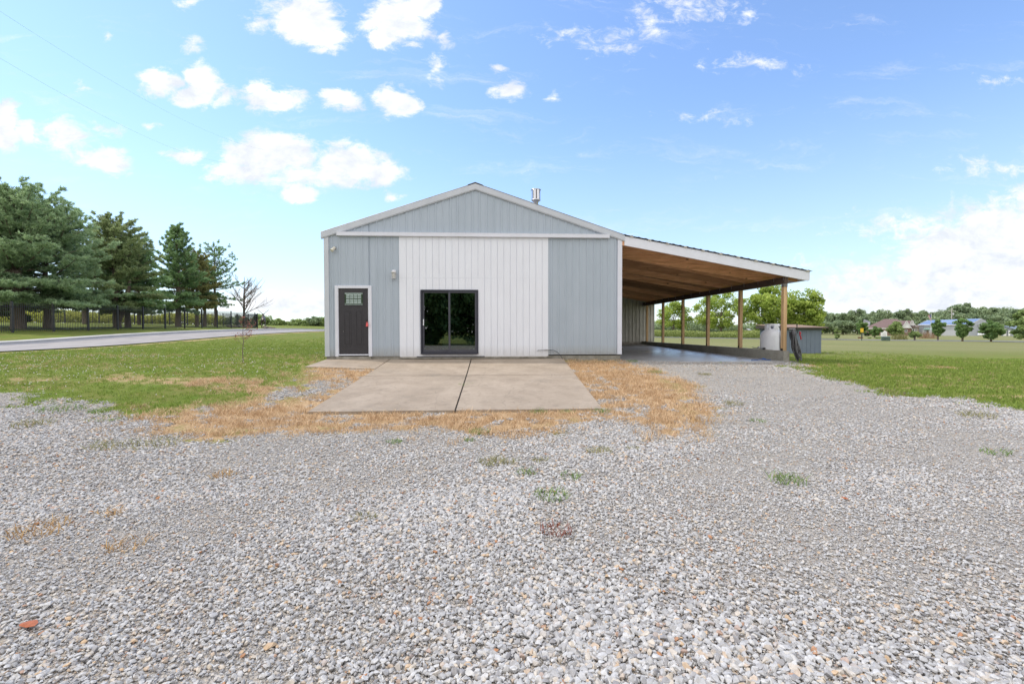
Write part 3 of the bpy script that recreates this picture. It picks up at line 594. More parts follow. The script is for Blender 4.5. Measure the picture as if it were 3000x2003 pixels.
# sliding patio door
sd = B(MB().box((SX0,-.06,SZ0),(SX0+.045,.05,SZ1)).box((SX1-.045,-.06,SZ0),(SX1,.05,SZ1)).box((SX0+.045,-.06,SZ1-.045),(SX1-.045,.05,SZ1)).box((SX0+.045,-.065,SZ0),(SX1-.045,.05,SZ0+.05))).build('sliding_door', M['dark'], barn, .003)
mid = (SX0 + SX1) / 2
for x0, x1, y0, nm in ((SX0 + .05, mid + .05, .0, 'sliding_sash'), (mid - .035, SX1 - .045, -.042, 'fixed_sash')):
    y1 = y0 + .035; z0, z1 = SZ0 + .052, SZ1 - .048; w1 = .06
    s_ = B(MB().box((x0,y0,z0),(x0+w1,y1,z1)).box((x1-w1,y0,z0),(x1,y1,z1)).box((x0+w1,y0,z1-.05),(x1-w1,y1,z1)).box((x0+w1,y0,z0),(x1-w1,y1,z0+.085))).build(nm, M['dark2'], sd, .003)
    B(MB().box((x0+w1-.002,y0+.012,z0+.083),(x1-w1+.002,y0+.018,z1-.048))).build('glass_pane', M['glass'], sd)
B(MB().box((SX0+.075,-.045,.96),(SX0+.1,-.0,1.16))).build('door_handle', M['white'], sd, .006)
B(MB().box((SX0+.045,-.1,SZ0-.012),(SX1-.045,-.062,SZ0+.012))).build('door_sill', M['dark2'], sd)
# fittings on the wall
fl = empty('tmpe', (0,0,0), None, None); 
def wall_part(name, mb, mat, x, z, par=barn):
    o = mb.build(name, mat, par); o.location = (x - HX, 0, z); return o
fl_ = wall_part('security_light', MB().lathe([(.001,-.03),(.045,-.03),(.05,-.01),(.05,.0),(.001,.0)], n=14), M['white'], .33, 3.36); fl_.data.transform(Matrix.Rotation(R(90), 4, 'X'))
o = MB().tube([(0,-.04,0),(-.02,-.09,-.02)], .018, 8).tube([(.0,-.07,.01),(-.06,-.16,-.1)], [.04,.055], 12).build('lamp_head', pmat('cream_lamp', (.62,.6,.52)), fl_)
bpy.data.objects.remove(fl)
wl = wall_part('wall_lantern', MB().box((-.05,-.02,-.1),(.05,0,.1)).tube([(0,-.01,.05),(0,-.06,.09),(0,-.1,.09)], .012, 6), M['white'], 2.13, 2.6)
MB().lathe([(.001,.1),(.03,.085),(.075,.03),(.08,.0),(.001,.0)], (0,-.1,.0), 12).lathe([(.07,-.175),(.075,-.16),(.06,-.155),(.001,-.155)][::-1], (0,-.1,0), 12).box((-.065,-.165,-.155),(-.057,-.157,0)).box((.057,-.165,-.155),(.065,-.157,0)).box((-.065,-.043,-.155),(-.057,-.035,0)).box((.057,-.043,-.155),(.065,-.035,0)).build('lantern_cage', M['white'], wl)
MB().lathe([(.045,-.15),(.052,-.07),(.045,-.002)], (0,-.1,0), 12).build('lantern_glass', pmat('seeded_glass', (.5,.5,.46), None, 20, .15), wl)
# flue on the far roof slope
fx, fy = 6.86, 2.6; fz0 = roofz(fx) + .0
mb = MB().lathe([(.09,-.6),(.09,.52),(.1,.53),(.1,.56)], n=20); fu = mb.build('chimney_flue', M['chrome'], barn); 
FZ = 5.33; fu.location = (fx - HX, fy, 5.08)
MB().lathe([(.26,0),(.1,.06),(.1,.1)], (0,0,-.44), 20).build('roof_flashing', M['steel'], fu)
mb = MB().lathe([(.1,.55),(.175,.6),(.175,.63),(.001,.63)], n=24).lathe([(.19,.98),(.19,1.0),(.001,1.01)], n=24)
for k in range(8):
    a0 = 2 * math.pi * (k + .12) / 8; a1 = 2 * math.pi * (k + .88) / 8
    P = [(.17*math.cos(a), .17*math.sin(a), z) for z in (.63,.98) for a in (a0, (a0+a1)/2, a1)]; mb.add(P, [(0,1,4,3),(1,2,5,4)], True)
MB.build(mb, 'flue_cap', M['chrome'], fu); MB().lathe([(.13,.63),(.13,.97)], n=16).build('cap_core', M['blackmetal'], fu)
for o in list(fu.children): 
    if o.name.startswith(('flue_cap', 'cap_core')): o.data.transform(Matrix.Translation((0,0,-.03)))
# hose tap and its thin hose at the foot of the wall
tp = empty('hose_tap', (6.78, -.04, .18), 'small hose tap with thin grey hose low on white panel', 'tap')
MB().tube([(-.12,-.03,-.005),(.08,-.03,0),(.2,-.03,.01)], .012, 8).tube([(-.15,-.03,-.005),(-.12,-.03,-.005)], .022, 8).build('tap_pipe', M['steel'], tp)
MB().box((.1,-.05,.012),(.23,-.015,.026)).build('tap_handle', M['white'], tp)
MB().tube([(.2,-.03,0),(.36,-.04,-.01),(.48,-.06,-.07),(.58,-.1,-.18),(.66,-.14,-.33)], .009, 6).build('thin_hose', M['rubber'], tp)
# low dresser standing inside, seen through the glass
x0, x1, y0, y1 = 3.36, 4.55, 2.4, 2.85
dr = empty('dresser', ((x0+x1)/2, y0, .05), 'low greenish wooden dresser standing inside behind the sliding glass', 'dresser')
dm = pmat('sage_dresser_paint', (.55,.6,.48), (.42,.47,.37), 5, .6); w2 = (x1-x0)/2
MB().box((-w2,.0,.12),(w2,.45,.5)).box((-w2-.03,-.02,.5),(w2+.03,.47,.54)).build('cabinet', dm, dr)
for sx_ in (-1, 1): MB().box((sx_*w2-.03*(sx_+1),.01,0),(sx_*w2+.03*(1-sx_),.07,.12)).build('leg', dm, dr)
for i in range(3):
    for j in range(2):
        a = -w2 + .04 + i * (2*w2-.05)/3; d_ = MB().box((a,-.015,.15+j*.17),(a+(2*w2-.11)/3,0,.3+j*.17)).build('drawer', dm, dr); MB().box((a+.14,-.03,.21+j*.17),(a+.22,-.015,.225+j*.17)).build('pull', M['blackmetal'], d_)

# ---------------------------------------------------------------- carport
cp = empty('lean_to_carport', (12.4, 0, 0), 'open timber lean-to carport with wooden posts beside the barn', 'carport')
def Cc(mb): mb.V = [(v[0] - 12.4, v[1], v[2]) for v in mb.V]; return mb
XL, XR = WB + .015, 15.56; zL, zR = 3.83, 2.71; SLP = (zR - zL) / (XR - XL)
def cz(x): return zL + (x - XL) * SLP
def sbox(x0, x1, y0, y1, top, bot):     # box whose top and bottom follow the roof pitch
    return [(x0,y0,cz(x0)+bot),(x1,y0,cz(x1)+bot),(x1,y1,cz(x1)+bot),(x0,y1,cz(x0)+bot),(x0,y0,cz(x0)+top),(x1,y0,cz(x1)+top),(x1,y1,cz(x1)+top),(x0,y1,cz(x0)+top)]
Cc(MB().hexa(sbox(XL + .07, XR, -.045, -.005, 0, -.3)).hexa(sbox(XR, XR + .035, -.045, LB, 0, -.27))).build('fascia', M['fascia'], cp, .003)
BX = 14.83
ys_ = [0.0] + [.5 + .9 * i for i in range(15)]
for y in ys_:
    low_ = -.3 + (0 if y < .3 else (0, -.12, .08, -.05, -.14, .06, -.08)[int(y / .9) % 7])
    r_ = Cc(MB().hexa((lambda q: [(v[0], v[1], v[2] + (-.275 - low_ if i in (1, 2) else 0)) for i, v in enumerate(q)])(sbox(XL + .003, XR - .002, y, y + .04, -.022, low_)))).build('rafter', M['rafter'], cp)
    MB().box((BX - .075 - 12.4, y + .041, 2.44), (BX - .068 - 12.4, y + .06, 2.62)).build('rafter_tie', M['steel'], r_)
mb = MB(); nP = 9
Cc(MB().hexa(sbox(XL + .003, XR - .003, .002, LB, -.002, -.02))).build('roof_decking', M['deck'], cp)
for i in range(11):
    x = XL + .25 + i * .585
    Cc(MB().hexa(sbox(x, x + .09, -.094, LB, .03, .001))).build('purlin', pmat('purlin_end', (.5,.45,.38)) if i == 0 else bpy.data.materials['purlin_end'], cp)
mb = MB(); P = []; n = 28
for i in range(n * 6 + 1):
    x = XL - .02 + (XR + .12 - XL) * i / (n * 6); h = (0, .0, .012, .012, 0, 0)[i % 6]
    P += [(x, -.09, cz(x) + .034 + h), (x, LB + .05, cz(x) + .034 + h), (x, -.09, cz(x) + .03 + h), (x, LB + .05, cz(x) + .03 + h)]
F = []
for i in range(n * 6): a = 4 * i; F += [(a, a + 4, a + 5, a + 1), (a + 2, a + 3, a + 7, a + 6), (a, a + 2, a + 6, a + 4)]
Cc(mb.add(P, F)).build('roof_sheet', M['roof'], cp)
Cc(MB().box((BX-.06, .0, 2.336),(BX-.002, LB-.02, 2.545)).box((BX+.002, .0, 2.336),(BX+.06, LB-.02, 2.545))).build('beam', M['beam'], cp)
for i in range(6):
    y = .03 + 2.6 * i
    if i == 5: y = 13.0
    p_ = Cc(MB().box((BX-.057,y,.122),(BX-.0195,y+.14,2.334)).box((BX-.0185,y+.001,.122),(BX+.0185,y+.139,2.334)).box((BX+.0195,y,.122),(BX+.057,y+.14,2.334))).build('post', M['post'], cp, .002)
    Cc(MB().box((BX-.066,y+.02,.115),(BX-.058,y+.12,.19))).build('base_plate', M['blackmetal'], p_); Cc(MB().box((BX+.058,y+.02,.115),(BX+.066,y+.12,.19))).build('base_plate', M['blackmetal'], p_)
    if i == 0: Cc(MB().box((BX-.062,y-.006,2.22),(BX+.062,y-.001,2.5)).box((BX-.066,y+.01,2.22),(BX-.0585,y+.13,2.335))).build('post_strap', pmat('dark_grey_plate', (.1,.095,.09), (.2,.19,.18), 14, .6), p_)
wallc = slab_mat('knee_wall_concrete', (.37,.36,.32), (.29,.28,.245))
Cc(MB().box((BX-.1,-.06,-.5),(BX+.1,LB,.12))).build('knee_wall', wallc, cp, .006)
def floor_mat():
    m_ = slab_mat('smooth_floor_concrete', (.5,.5,.51), (.43,.43,.44)); b = m_.node_tree.nodes['Principled BSDF']
    N, Lk = m_.node_tree.nodes, m_.node_tree.links; n = N.new('ShaderNodeTexNoise'); n.inputs['Scale'].default_value = 1.3; n.inputs['Detail'].default_value = 5
    r_ = N.new('ShaderNodeMapRange'); r_.inputs[1].default_value = .35; r_.inputs[2].default_value = .65; r_.inputs[3].default_value = .22; r_.inputs[4].default_value = .5; Lk.new(n.outputs[0], r_.inputs[0]); Lk.new(r_.outputs[0], b.inputs['Roughness'])
    b.inputs['Specular IOR Level'].default_value = .5; return m_
Cc(MB().hexa([(WB-.02,-.1,-.5),(BX-.098,-.1,-.5),(BX-.098,11.2,-.5),(WB-.02,11.2,-.5),(WB-.02,-.1,-.215),(BX-.098,-.1,-.215),(BX-.098,11.2,-.1),(WB-.02,11.2,-.1)])).build('floor_slab', floor_mat(), cp)
# rear strip of bare gravel, back footing and ribbed end wall
rs_ = Cc(MB().add([(WB,11.2,-.1),(BX-.1,11.2,-.1),(BX-.1,LB,-.04),(WB,LB,-.04)], [(0,1,2,3)])).build('dirt_strip', pmat('dirty_gravel', (.26,.24,.2), (.12,.1,.08), 3, .95, bump=.02, bscale=20), cp)
Cc(MB().box((WB,LB-.12,-.5),(BX-.1,LB+.08,.09))).build('back_footing', M['concrete'], cp)
P = rib_profile(WB + .02, XR - .01, .2286, .03); V = []
for px_, h in P: V += [(px_, LB - .05 - h, .09), (px_, LB - .05 - h, cz(px_) - .03)]
Cc(MB().add(V, [(2 * i, 2 * i + 2, 2 * i + 3, 2 * i + 1) for i in range(len(P) - 1)])).build('back_wall', M['backmetal'], cp)
# things in and around the carport
o = MB().tube([(0,0,0),(.1,.05,.01),(.2,.0,.005),(.3,.04,.02),(.38,-.02,.03),(.45,.03,.015),(.55,.0,.005),(.68,.03,.01)], .014, 6).tube([(.35,-.02,.02),(.42,.04,.05),(.5,.0,.02)], .02, 6).build('tie_down_strap', M['blue'])
o.location = (13.75, .12, -.19); tag(o, 'crumpled blue tie-down strap lying on the carport floor edge', 'strap')
o = MB().hexa([(-.55,-.04,0),(.55,-.08,0),(.56,.04,0),(-.54,.07,0),(-.55,-.04,.03),(.55,-.08,.03),(.56,.04,.03),(-.54,.07,.03)]).build('board', M['beam']); o.location = (11.25, 8.0, -.13)
tag(o, 'dark thin board lying flat on the carport floor', 'board')
tk = empty('propane_tank', (15.36, 1.55, -.39), 'upright white propane tank standing outside the carport knee wall', 'propane tank')
MB().lathe([(.3,.0),(.3,.08),(.35,.1),(.375,.16),(.38,.3),(.38,.95),(.37,1.03),(.33,1.12),(.25,1.19),(.12,1.23),(.001,1.24)], n=40).build('tank_body', M['tank'], tk)
col = MB(); n = 40; V = []; 
for k in range(n + 1):
    a = 2 * math.pi * k / n
    V += [(.235 * math.cos(a), .235 * math.sin(a), 1.16), (.235 * math.cos(a), .235 * math.sin(a), 1.24), (.235 * math.cos(a), .235 * math.sin(a), 1.36), (.235 * math.cos(a), .235 * math.sin(a), 1.42)]
F = []
for k in range(n):
    a = 4 * k; ang = (360 * (k + .5) / n) % 360
    for j in range(3):
        hole = j == 1 and (226 <= ang <= 250 or 196 <= ang <= 207)
        if not hole: F.append((a + j, a + 4 + j, a + 5 + j, a + 1 + j))
o = col.add(V, F, True).build('tank_collar', M['tank'], tk); s_ = o.modifiers.new('solid', 'SOLIDIFY'); s_.thickness = .006
MB().lathe([(.23,1.18),(.24,1.17),(.24,1.19)], n=30).build('collar_foot', M['tank'], tk)
MB().lathe([(.03,1.22),(.03,1.3),(.045,1.3),(.045,1.34),(.001,1.35)], n=14).build('valve', M['steel'], tk)
MB().tube([(.05,-.3,1.33),(.05,-.38,1.25),(.05,-.39,1.0),(.05,-.4,.6),(.06,-.4,.42)], .012, 8).build('gas_line', M['rubber'], tk)
rg = empty('gas_regulator', (BX + .0, 1.05, .12), 'small grey gas regulator and pipe on the knee wall top', 'regulator')
MB().tube([(-.08,0,.03),(-.08,.1,.03),(-.08,.55,.035),(-.05,.75,.05)], .013, 8).build('pipe', M['steel'], rg); MB().lathe([(.001,0),(.05,.0),(.055,.02),(.04,.05),(.015,.07),(.001,.075)], (-.08,.3,.03), 14).build('regulator_body', M['steel'], rg); MB().box((-.11,-.06,0),(-.05,.03,.06)).build('clamp', M['rubber'], rg)
# hanging coil of hoses and cords
hc = empty('hose_coil', (15.02, -.08, -.25), 'thick bundle of black grey hoses hanging from the front post', 'hose coil')
rn = random.Random(5); hs = [MB(), MB()]
for k in range(22):
    x0_ = rn.uniform(-.1, .04); sw = rn.uniform(.02, .13); lowz = rn.uniform(.0, .3); top = 1.03 + rn.uniform(-.05, .05); dy = rn.uniform(-.12, .06); ph = rn.uniform(-.5, .5); P = []
    for j in range(21):
        a = math.pi * 2 * j / 20; t = .5 - .5 * math.cos(a)            # 0 at the hook, 1 at the bottom of the loop
        P.append((x0_ + .2 * t ** 1.3 + sw * math.sin(a) * (.35 + .9 * t) + .015 * math.sin(a * 4 + ph), dy + .05 * math.sin(a + ph), top + (lowz - top) * t))
    hs[k % 2].tube(P, rn.choice((.009, .012, .014)), 6)
hs[0].build('dark_hose_loops', pmat('black_hose_rubber', (.025,.025,.028), (.05,.05,.055), 25, .4), hc); hs[1].build('grey_hose_loops', pmat('grey_hose_rubber', (.16,.16,.17), (.1,.1,.11), 25, .45), hc)
MB().tube([(-.1,.05,1.08),(.06,-.02,1.09)], .018, 8).build('hook', M['steel'], hc); MB().tube([(.12,-.04,.95),(.1,-.05,1.1),(.1,-.05,1.2)], .014, 8).tube([(.1,-.05,1.2),(.1,-.05,1.26)], .02, 8).build('hose_nozzle', M['blackmetal'], hc)
MB().tube([(.2,-.05,.88),(.215,-.05,.96),(.19,-.05,1.0)], [.022,.03,.02], 8).tube([(.2,-.05,.9),(.24,-.05,.8),(.24,-.05,.74)], .02, 8).build('red_plug', M['red'], hc)

# ---------------------------------------------------------------- small well house
wh = empty('well_house', (19.0, 6.2, Tf(19.2,6.2)), 'low slate blue well house with flat brown shingle roof', 'shed', rz=R(-2))
t11 = pmat('slate_blue_plywood', (.175,.215,.28), (.15,.19,.25), 3, .65, bump=.001, bscale=40)
mb = MB(); w, d_, h1 = 1.72, 2.1, 1.12
prof = []; k = 0
def grooved(x0, x1, fn, z0, zt0, zt1, g=.008, dep=.008):
    V = []; pr = [(x0, 0)]; x = x0 + .2
    while x < x1 - .05: pr += [(x - g, 0), (x - g, dep), (x + g, dep), (x + g, 0)]; x += .2032
    pr.append((x1, 0))
    for x, q in pr: t = (x - x0) / (x1 - x0); V += [fn(x, q, z0), fn(x, q, zt0 + (zt1 - zt0) * t)]
    return V, [(2 * i, 2 * i + 2, 2 * i + 3, 2 * i + 1) for i in range(len(pr) - 1)]
mb.add(*grooved(0, w, lambda x, q, z: (x, q, z), -.25, h1, h1)); mb.add(*grooved(0, d_, lambda x, q, z: (q, d_ - x, z), -.25, h1 + .12, h1))
mb.add(*grooved(0, d_, lambda x, q, z: (w - q, x, z), -.25, h1, h1 + .12)); mb.add(*grooved(0, w, lambda x, q, z: (w - x, d_ - q, z), -.25, h1 + .12, h1 + .12))
mb.build('plywood_wall', t11, wh)
MB().box((-.03,-.03,h1-.02),(w+.03,.0,h1+.08)).box((-.03,.0,h1-.02),(0,d_,h1+.08)).build('frieze_board', pmat('dark_slate_trim', (.1,.115,.135)), wh)
MB().hexa([(-.17,-.2,h1+.085),(w+.2,-.2,h1+.085),(w+.2,d_+.15,h1+.25),(-.17,d_+.15,h1+.25),(-.17,-.2,h1+.115),(w+.2,-.2,h1+.115),(w+.2,d_+.15,h1+.28),(-.17,d_+.15,h1+.28)]).build('roof', pmat('brown_roll_shingle', (.3,.2,.145), (.22,.145,.1), 40, .95, bump=.003, bscale=150), wh)
MB().box((-.175,-.21,h1+.06),(w+.205,-.195,h1+.112)).box((-.18,-.2,h1+.06),(-.165,d_+.1,h1+.2)).build('drip_edge', pmat('dark_bronze_edge', (.08,.06,.05)), wh)

# ---------------------------------------------------------------- scattered stones, grass, clover
def rock_hull(seed, sx=1, sy=.8, sz=.55):
    rn = random.Random(seed); bm = bmesh.new()
    for i in range(15):
        v = Vector((rn.gauss(0, 1), rn.gauss(0, 1), rn.gauss(0, 1))).normalized() * rn.uniform(.82, 1.05); bm.verts.new((v.x * sx * .5, v.y * sy * .5, v.z * sz * .5))
    bmesh.ops.convex_hull(bm, input=bm.verts); me = bpy.data.meshes.new('stone'); bm.to_mesh(me); bm.free(); return me
def blade_mesh(seed, n, h, w, spread, lean, flat=False):
    rn = random.Random(seed); V = []; F = []; var = []
    for i in range(n):
        a = rn.uniform(0, 6.283); r_ = spread * math.sqrt(rn.random()); x, y = r_ * math.cos(a), r_ * math.sin(a); b_ = rn.uniform(0, 6.283); hh = h * rn.uniform(.55, 1.1); l = lean * rn.uniform(.2, 1) * hh
        dx, dy = math.cos(b_) * w / 2, math.sin(b_) * w / 2; c = rn.uniform(0, 6.283); lx, ly = math.cos(c) * l, math.sin(c) * l; k = len(V)
        V += [(x - dx, y - dy, 0), (x + dx, y + dy, 0), (x + dx * .8 + lx * .35, y + dy * .8 + ly * .35, hh * .6), (x - dx * .8 + lx * .35, y - dy * .8 + ly * .35, hh * .6), (x + lx, y + ly, hh)]
        F += [(k, k + 1, k + 2), (k, k + 2, k + 3), (k + 3, k + 2, k + 4)]; var += [rn.random()] * 5
    return mesh_np('tuft', V, F, False, var)
def protos(name, meshes, mat):
    c = bpy.data.collections.new(name)
    for i, me in enumerate(meshes):
        me.materials.append(mat); o = bpy.data.objects.new(name + '_piece', me); c.objects.link(o)
    return c
def scatter(name, label, cat, P, rot, scl, coll, npro):
    n = len(P); me = bpy.data.meshes.new(name); me.vertices.add(n); me.vertices.foreach_set('co', np.asarray(P, np.float32).ravel())
    a = me.attributes.new('rot', 'FLOAT_VECTOR', 'POINT'); a.data.foreach_set('vector', np.asarray(rot, np.float32).ravel())
    a = me.attributes.new('scl', 'FLOAT', 'POINT'); a.data.foreach_set('value', np.asarray(scl, np.float32))
    a = me.attributes.new('pid', 'INT', 'POINT'); a.data.foreach_set('value', rng.integers(0, npro, n).astype(np.int32))
    o = link(name, me, None); tag(o, label, cat, kind='stuff')
    g = bpy.data.node_groups.new(name, 'GeometryNodeTree'); g.interface.new_socket('Geometry', in_out='INPUT', socket_type='NodeSocketGeometry'); g.interface.new_socket('Geometry', in_out='OUTPUT', socket_type='NodeSocketGeometry')
    N, Lk = g.nodes, g.links; gi = N.new('NodeGroupInput'); go = N.new('NodeGroupOutput'); ip = N.new('GeometryNodeInstanceOnPoints')
    ci = N.new('GeometryNodeCollectionInfo'); ci.inputs['Collection'].default_value = coll; ci.inputs['Separate Children'].default_value = True; ci.inputs['Reset Children'].default_value = True
    def na(nm, t):
        x = N.new('GeometryNodeInputNamedAttribute'); x.data_type = t; x.inputs[0].default_value = nm; return [s for s in x.outputs if s.enabled and s.name == 'Attribute'][0]
    Lk.new(gi.outputs[0], ip.inputs['Points']); Lk.new(ci.outputs[0], ip.inputs['Instance']); ip.inputs['Pick Instance'].default_value = True
    Lk.new(na('pid', 'INT'), ip.inputs['Instance Index']); Lk.new(na('rot', 'FLOAT_VECTOR'), ip.inputs['Rotation']); Lk.new(na('scl', 'FLOAT'), ip.inputs['Scale'])
    Lk.new(ip.outputs[0], go.inputs[0]); md = o.modifiers.new('scatter', 'NODES'); md.node_group = g; return o
def in_view(x, y, margin=2.2):
    dx, dy = x - CAM[0], y - CAM[1]; z = dx * _fw[0] + dy * _fw[1]; s = dx * _rr[0] + dy * _rr[1]
    return (np.abs(s) < z * 1.15 + margin) & (z > 0.6)
def blocked(x, y, m=0.0):
    return ((x > 0 - m) & (x < 15.0 + m) & (y > -.05 - m) & (y < LB)) | ((x > 2 - m) & (x < 7.03 + (y + 6.6) * .064 + m) & (y > -6.62 - m) & (y < .1)) | ((x > .0 - m) & (x < 2.05) & (y > -1.98 - m) & (y < .1))
def gravel_stones():
    PX, PY, SC, = [], [], []
    for (a, b_, dens, s0, s1) in ((1.3, 4.2, 9500, .007, .046), (4.2, 7.5, 4400, .01, .046), (7.5, 11, 1700, .015, .048), (11, 16, 520, .024, .052)):
        area_w = 2.6 * b_ + 5; n = int(dens * area_w * (b_ - a)); x = CAM[0] + rng.uniform(-area_w / 2, area_w / 2, n); y = CAM[1] + rng.uniform(a, b_, n)
        s = s0 + (s1 - s0) * rng.random(n) ** 3.0
        lane = fbm(x * .35 + 3, y * .35 + 8, 3)          # finer where wheels have rolled
        s = s * np.clip(1.45 - .9 * lane, .7, 1.15)
        k = in_view(x, y) & ~blocked(x, y); x, y, s = x[k], y[k], s[k]; g, d = fields(x, y); fin = fines(x, y); s = s * (1.1 - .3 * fin); k = g * 1.1 * (1 - .3 * fin) > rng.random(len(x)) + .05
        PX.append(x[k]); PY.append(y[k]); SC.append(s[k])
    n = 240; x = CAM[0] + rng.uniform(-7, 8, n); y = CAM[1] + rng.uniform(1.5, 8, n); g, d = fields(x, y); k = (g > .9) & in_view(x, y)
    PX.append(x[k]); PY.append(y[k]); SC.append(rng.uniform(.045, .072, k.sum()))
    x, y, s = np.concatenate(PX), np.concatenate(PY), np.concatenate(SC); z = T(x, y) + (fbm(x * .8, y * .8) - .5) * .05 * (y < -7.2) + s * .12 + rng.random(len(x)) * .008
    rot = np.stack([rng.normal(0, .35, len(x)), rng.normal(0, .35, len(x)), rng.uniform(0, 6.28, len(x))], -1)
    mat = rand_mat('limestone_gravel', STONES, .85, bscale=3)
    col = protos('gravel_stone', [rock_hull(40 + i, 1, random.uniform(.6, .95), random.uniform(.4, .75)) for i in range(14)], mat)
    print('stones', len(x)); scatter('gravel', 'crushed grey limestone gravel covering the yard', 'gravel', np.stack([x, y, z], -1), rot, s, col, 14)
STONES = [(0,(.26,.25,.25)),(.1,(.37,.36,.355)),(.35,(.43,.425,.42)),(.62,(.5,.49,.48)),(.78,(.57,.56,.545)),(.82,(.55,.48,.39)),(.9,(.5,.47,.44)),(.94,(.56,.4,.25)),(.975,(.44,.42,.4)),(1,(.42,.2,.09))]
gravel_stones()
def grass_tufts(name, label, box_, dens, fn, mat, meshes, s0, s1, cat='grass', zoff=0, up=False):
    x0, x1, y0, y1 = box_; n = int(dens * (x1 - x0) * (y1 - y0)); x = rng.uniform(x0, x1, n); y = rng.uniform(y0, y1, n); k = in_view(x, y, 1.5) & ~blocked(x, y, .03); x, y = x[k], y[k]
    g, d = fields(x, y); p = fn(x, y, g, d); k = p > rng.random(len(x)); x, y = x[k], y[k]
    z = T(x, y) + zoff; rot = np.stack([rng.normal(0, .12, len(x)), rng.normal(0, .12, len(x)), rng.uniform(0, 6.28, len(x))], -1)
    return x, y, z, rot, rng.uniform(s0, s1, len(x))
def merge_scatter(name, label, cat, parts, mat, meshes):
    x, y, z, rot, s = [np.concatenate([p[i] for p in parts]) for i in range(5)]; col = protos(name + '_tuft', meshes, mat); print(name, len(x))
    scatter(name, label, cat, np.stack([x, y, z], -1), rot, s, col, len(meshes))
def lawn():
    fall = lambda x, y: np.clip(1.35 - np.hypot(x - CAM[0], y - CAM[1]) / 26, 0, 1)
    fn = lambda x, y, g, d: (1 - g) * (1 - .85 * d) * fall(x, y) * np.clip(.45 + fbm(x * .7, y * .7, 3), .3, 1)
    ms = [blade_mesh(i, 12, .062, .009, .075, .75) for i in range(8)]
    a = grass_tufts('', '', (-11.6, .4, -7.6, 22), 120, fn, 0, 0, .5, .95); b_ = grass_tufts('', '', (12.4, 25, -9, 1.6), 150, fn, 0, 0, .6, 1.25); c = grass_tufts('', '', (15.1, 24, 1.6, 8), 60, fn, 0, 0, .5, 1.0)
    merge_scatter('lawn_grass', 'green lawn grass growing left and right of the barn', 'grass', [a, b_, c], leaf_mat('lawn_blade', BLADE1, BLADE2, .6, .3), ms)
    fd = lambda x, y, g, d: (1 - .93 * g) * np.clip(d * 1.3 - .25, 0, 1) * np.clip(.4 + 1.1 * fbm(x * 1.3 + 4, y * 1.3, 3), .2, 1)
    md = [blade_mesh(50 + i, 14, .075, .007, .09, 1.5) for i in range(8)]
    a = grass_tufts('', '', (-1.2, 10.5, -9.4, .0), 170, fd, 0, 0, .5, 1.3); b_ = grass_tufts('', '', (12.5, 22, -4.6, .5), 60, fd, 0, 0, .6, 1.0); c = grass_tufts('', '', (-9.5, .6, -7.6, 2), 60, lambda x, y, g, d: np.maximum(fd(x, y, g, d), (1 - g) * np.clip((fbm(x * .5 + 7, y * .9 + 3, 4) - .42) * 1.6, 0, .5)), 0, 0, .5, .85); e_ = grass_tufts('', '', (12.5, 24, -8, 2), 40, lambda x, y, g, d: (1 - g) * np.clip((fbm(x * .5 + 7, y * .9 + 3, 4) - .42) * 1.6, 0, .5), 0, 0, .5, .85)
    merge_scatter('dry_grass', 'sprayed straw coloured grass round the concrete slab', 'grass', [a, b_, c, e_], leaf_mat('straw_blade', (.35,.22,.12), (.79,.59,.37), .7, .2), md)
    fc = lambda x, y, g, d: (1 - g) * (1 - d) * np.clip((fbm(x * .6 + 2, y * .6 + 5, 3) - .42) * 5, 0, 1)
    bm = bmesh.new(); bmesh.ops.create_icosphere(bm, subdivisions=1, radius=.013); me = bpy.data.meshes.new('clover'); bm.to_mesh(me); bm.free()
    a = grass_tufts('', '', (-11, .2, -7.4, 5), 24, fc, 0, 0, .5, 1.0, zoff=.05)
    merge_scatter('clover_flowers', 'tiny white clover flowers dotting the left lawn', 'clover', [a], pmat('clover_white', (.62,.6,.52)), [me])
BLADE1, BLADE2 = (.125,.195,.028), (.36,.45,.095)
lawn()
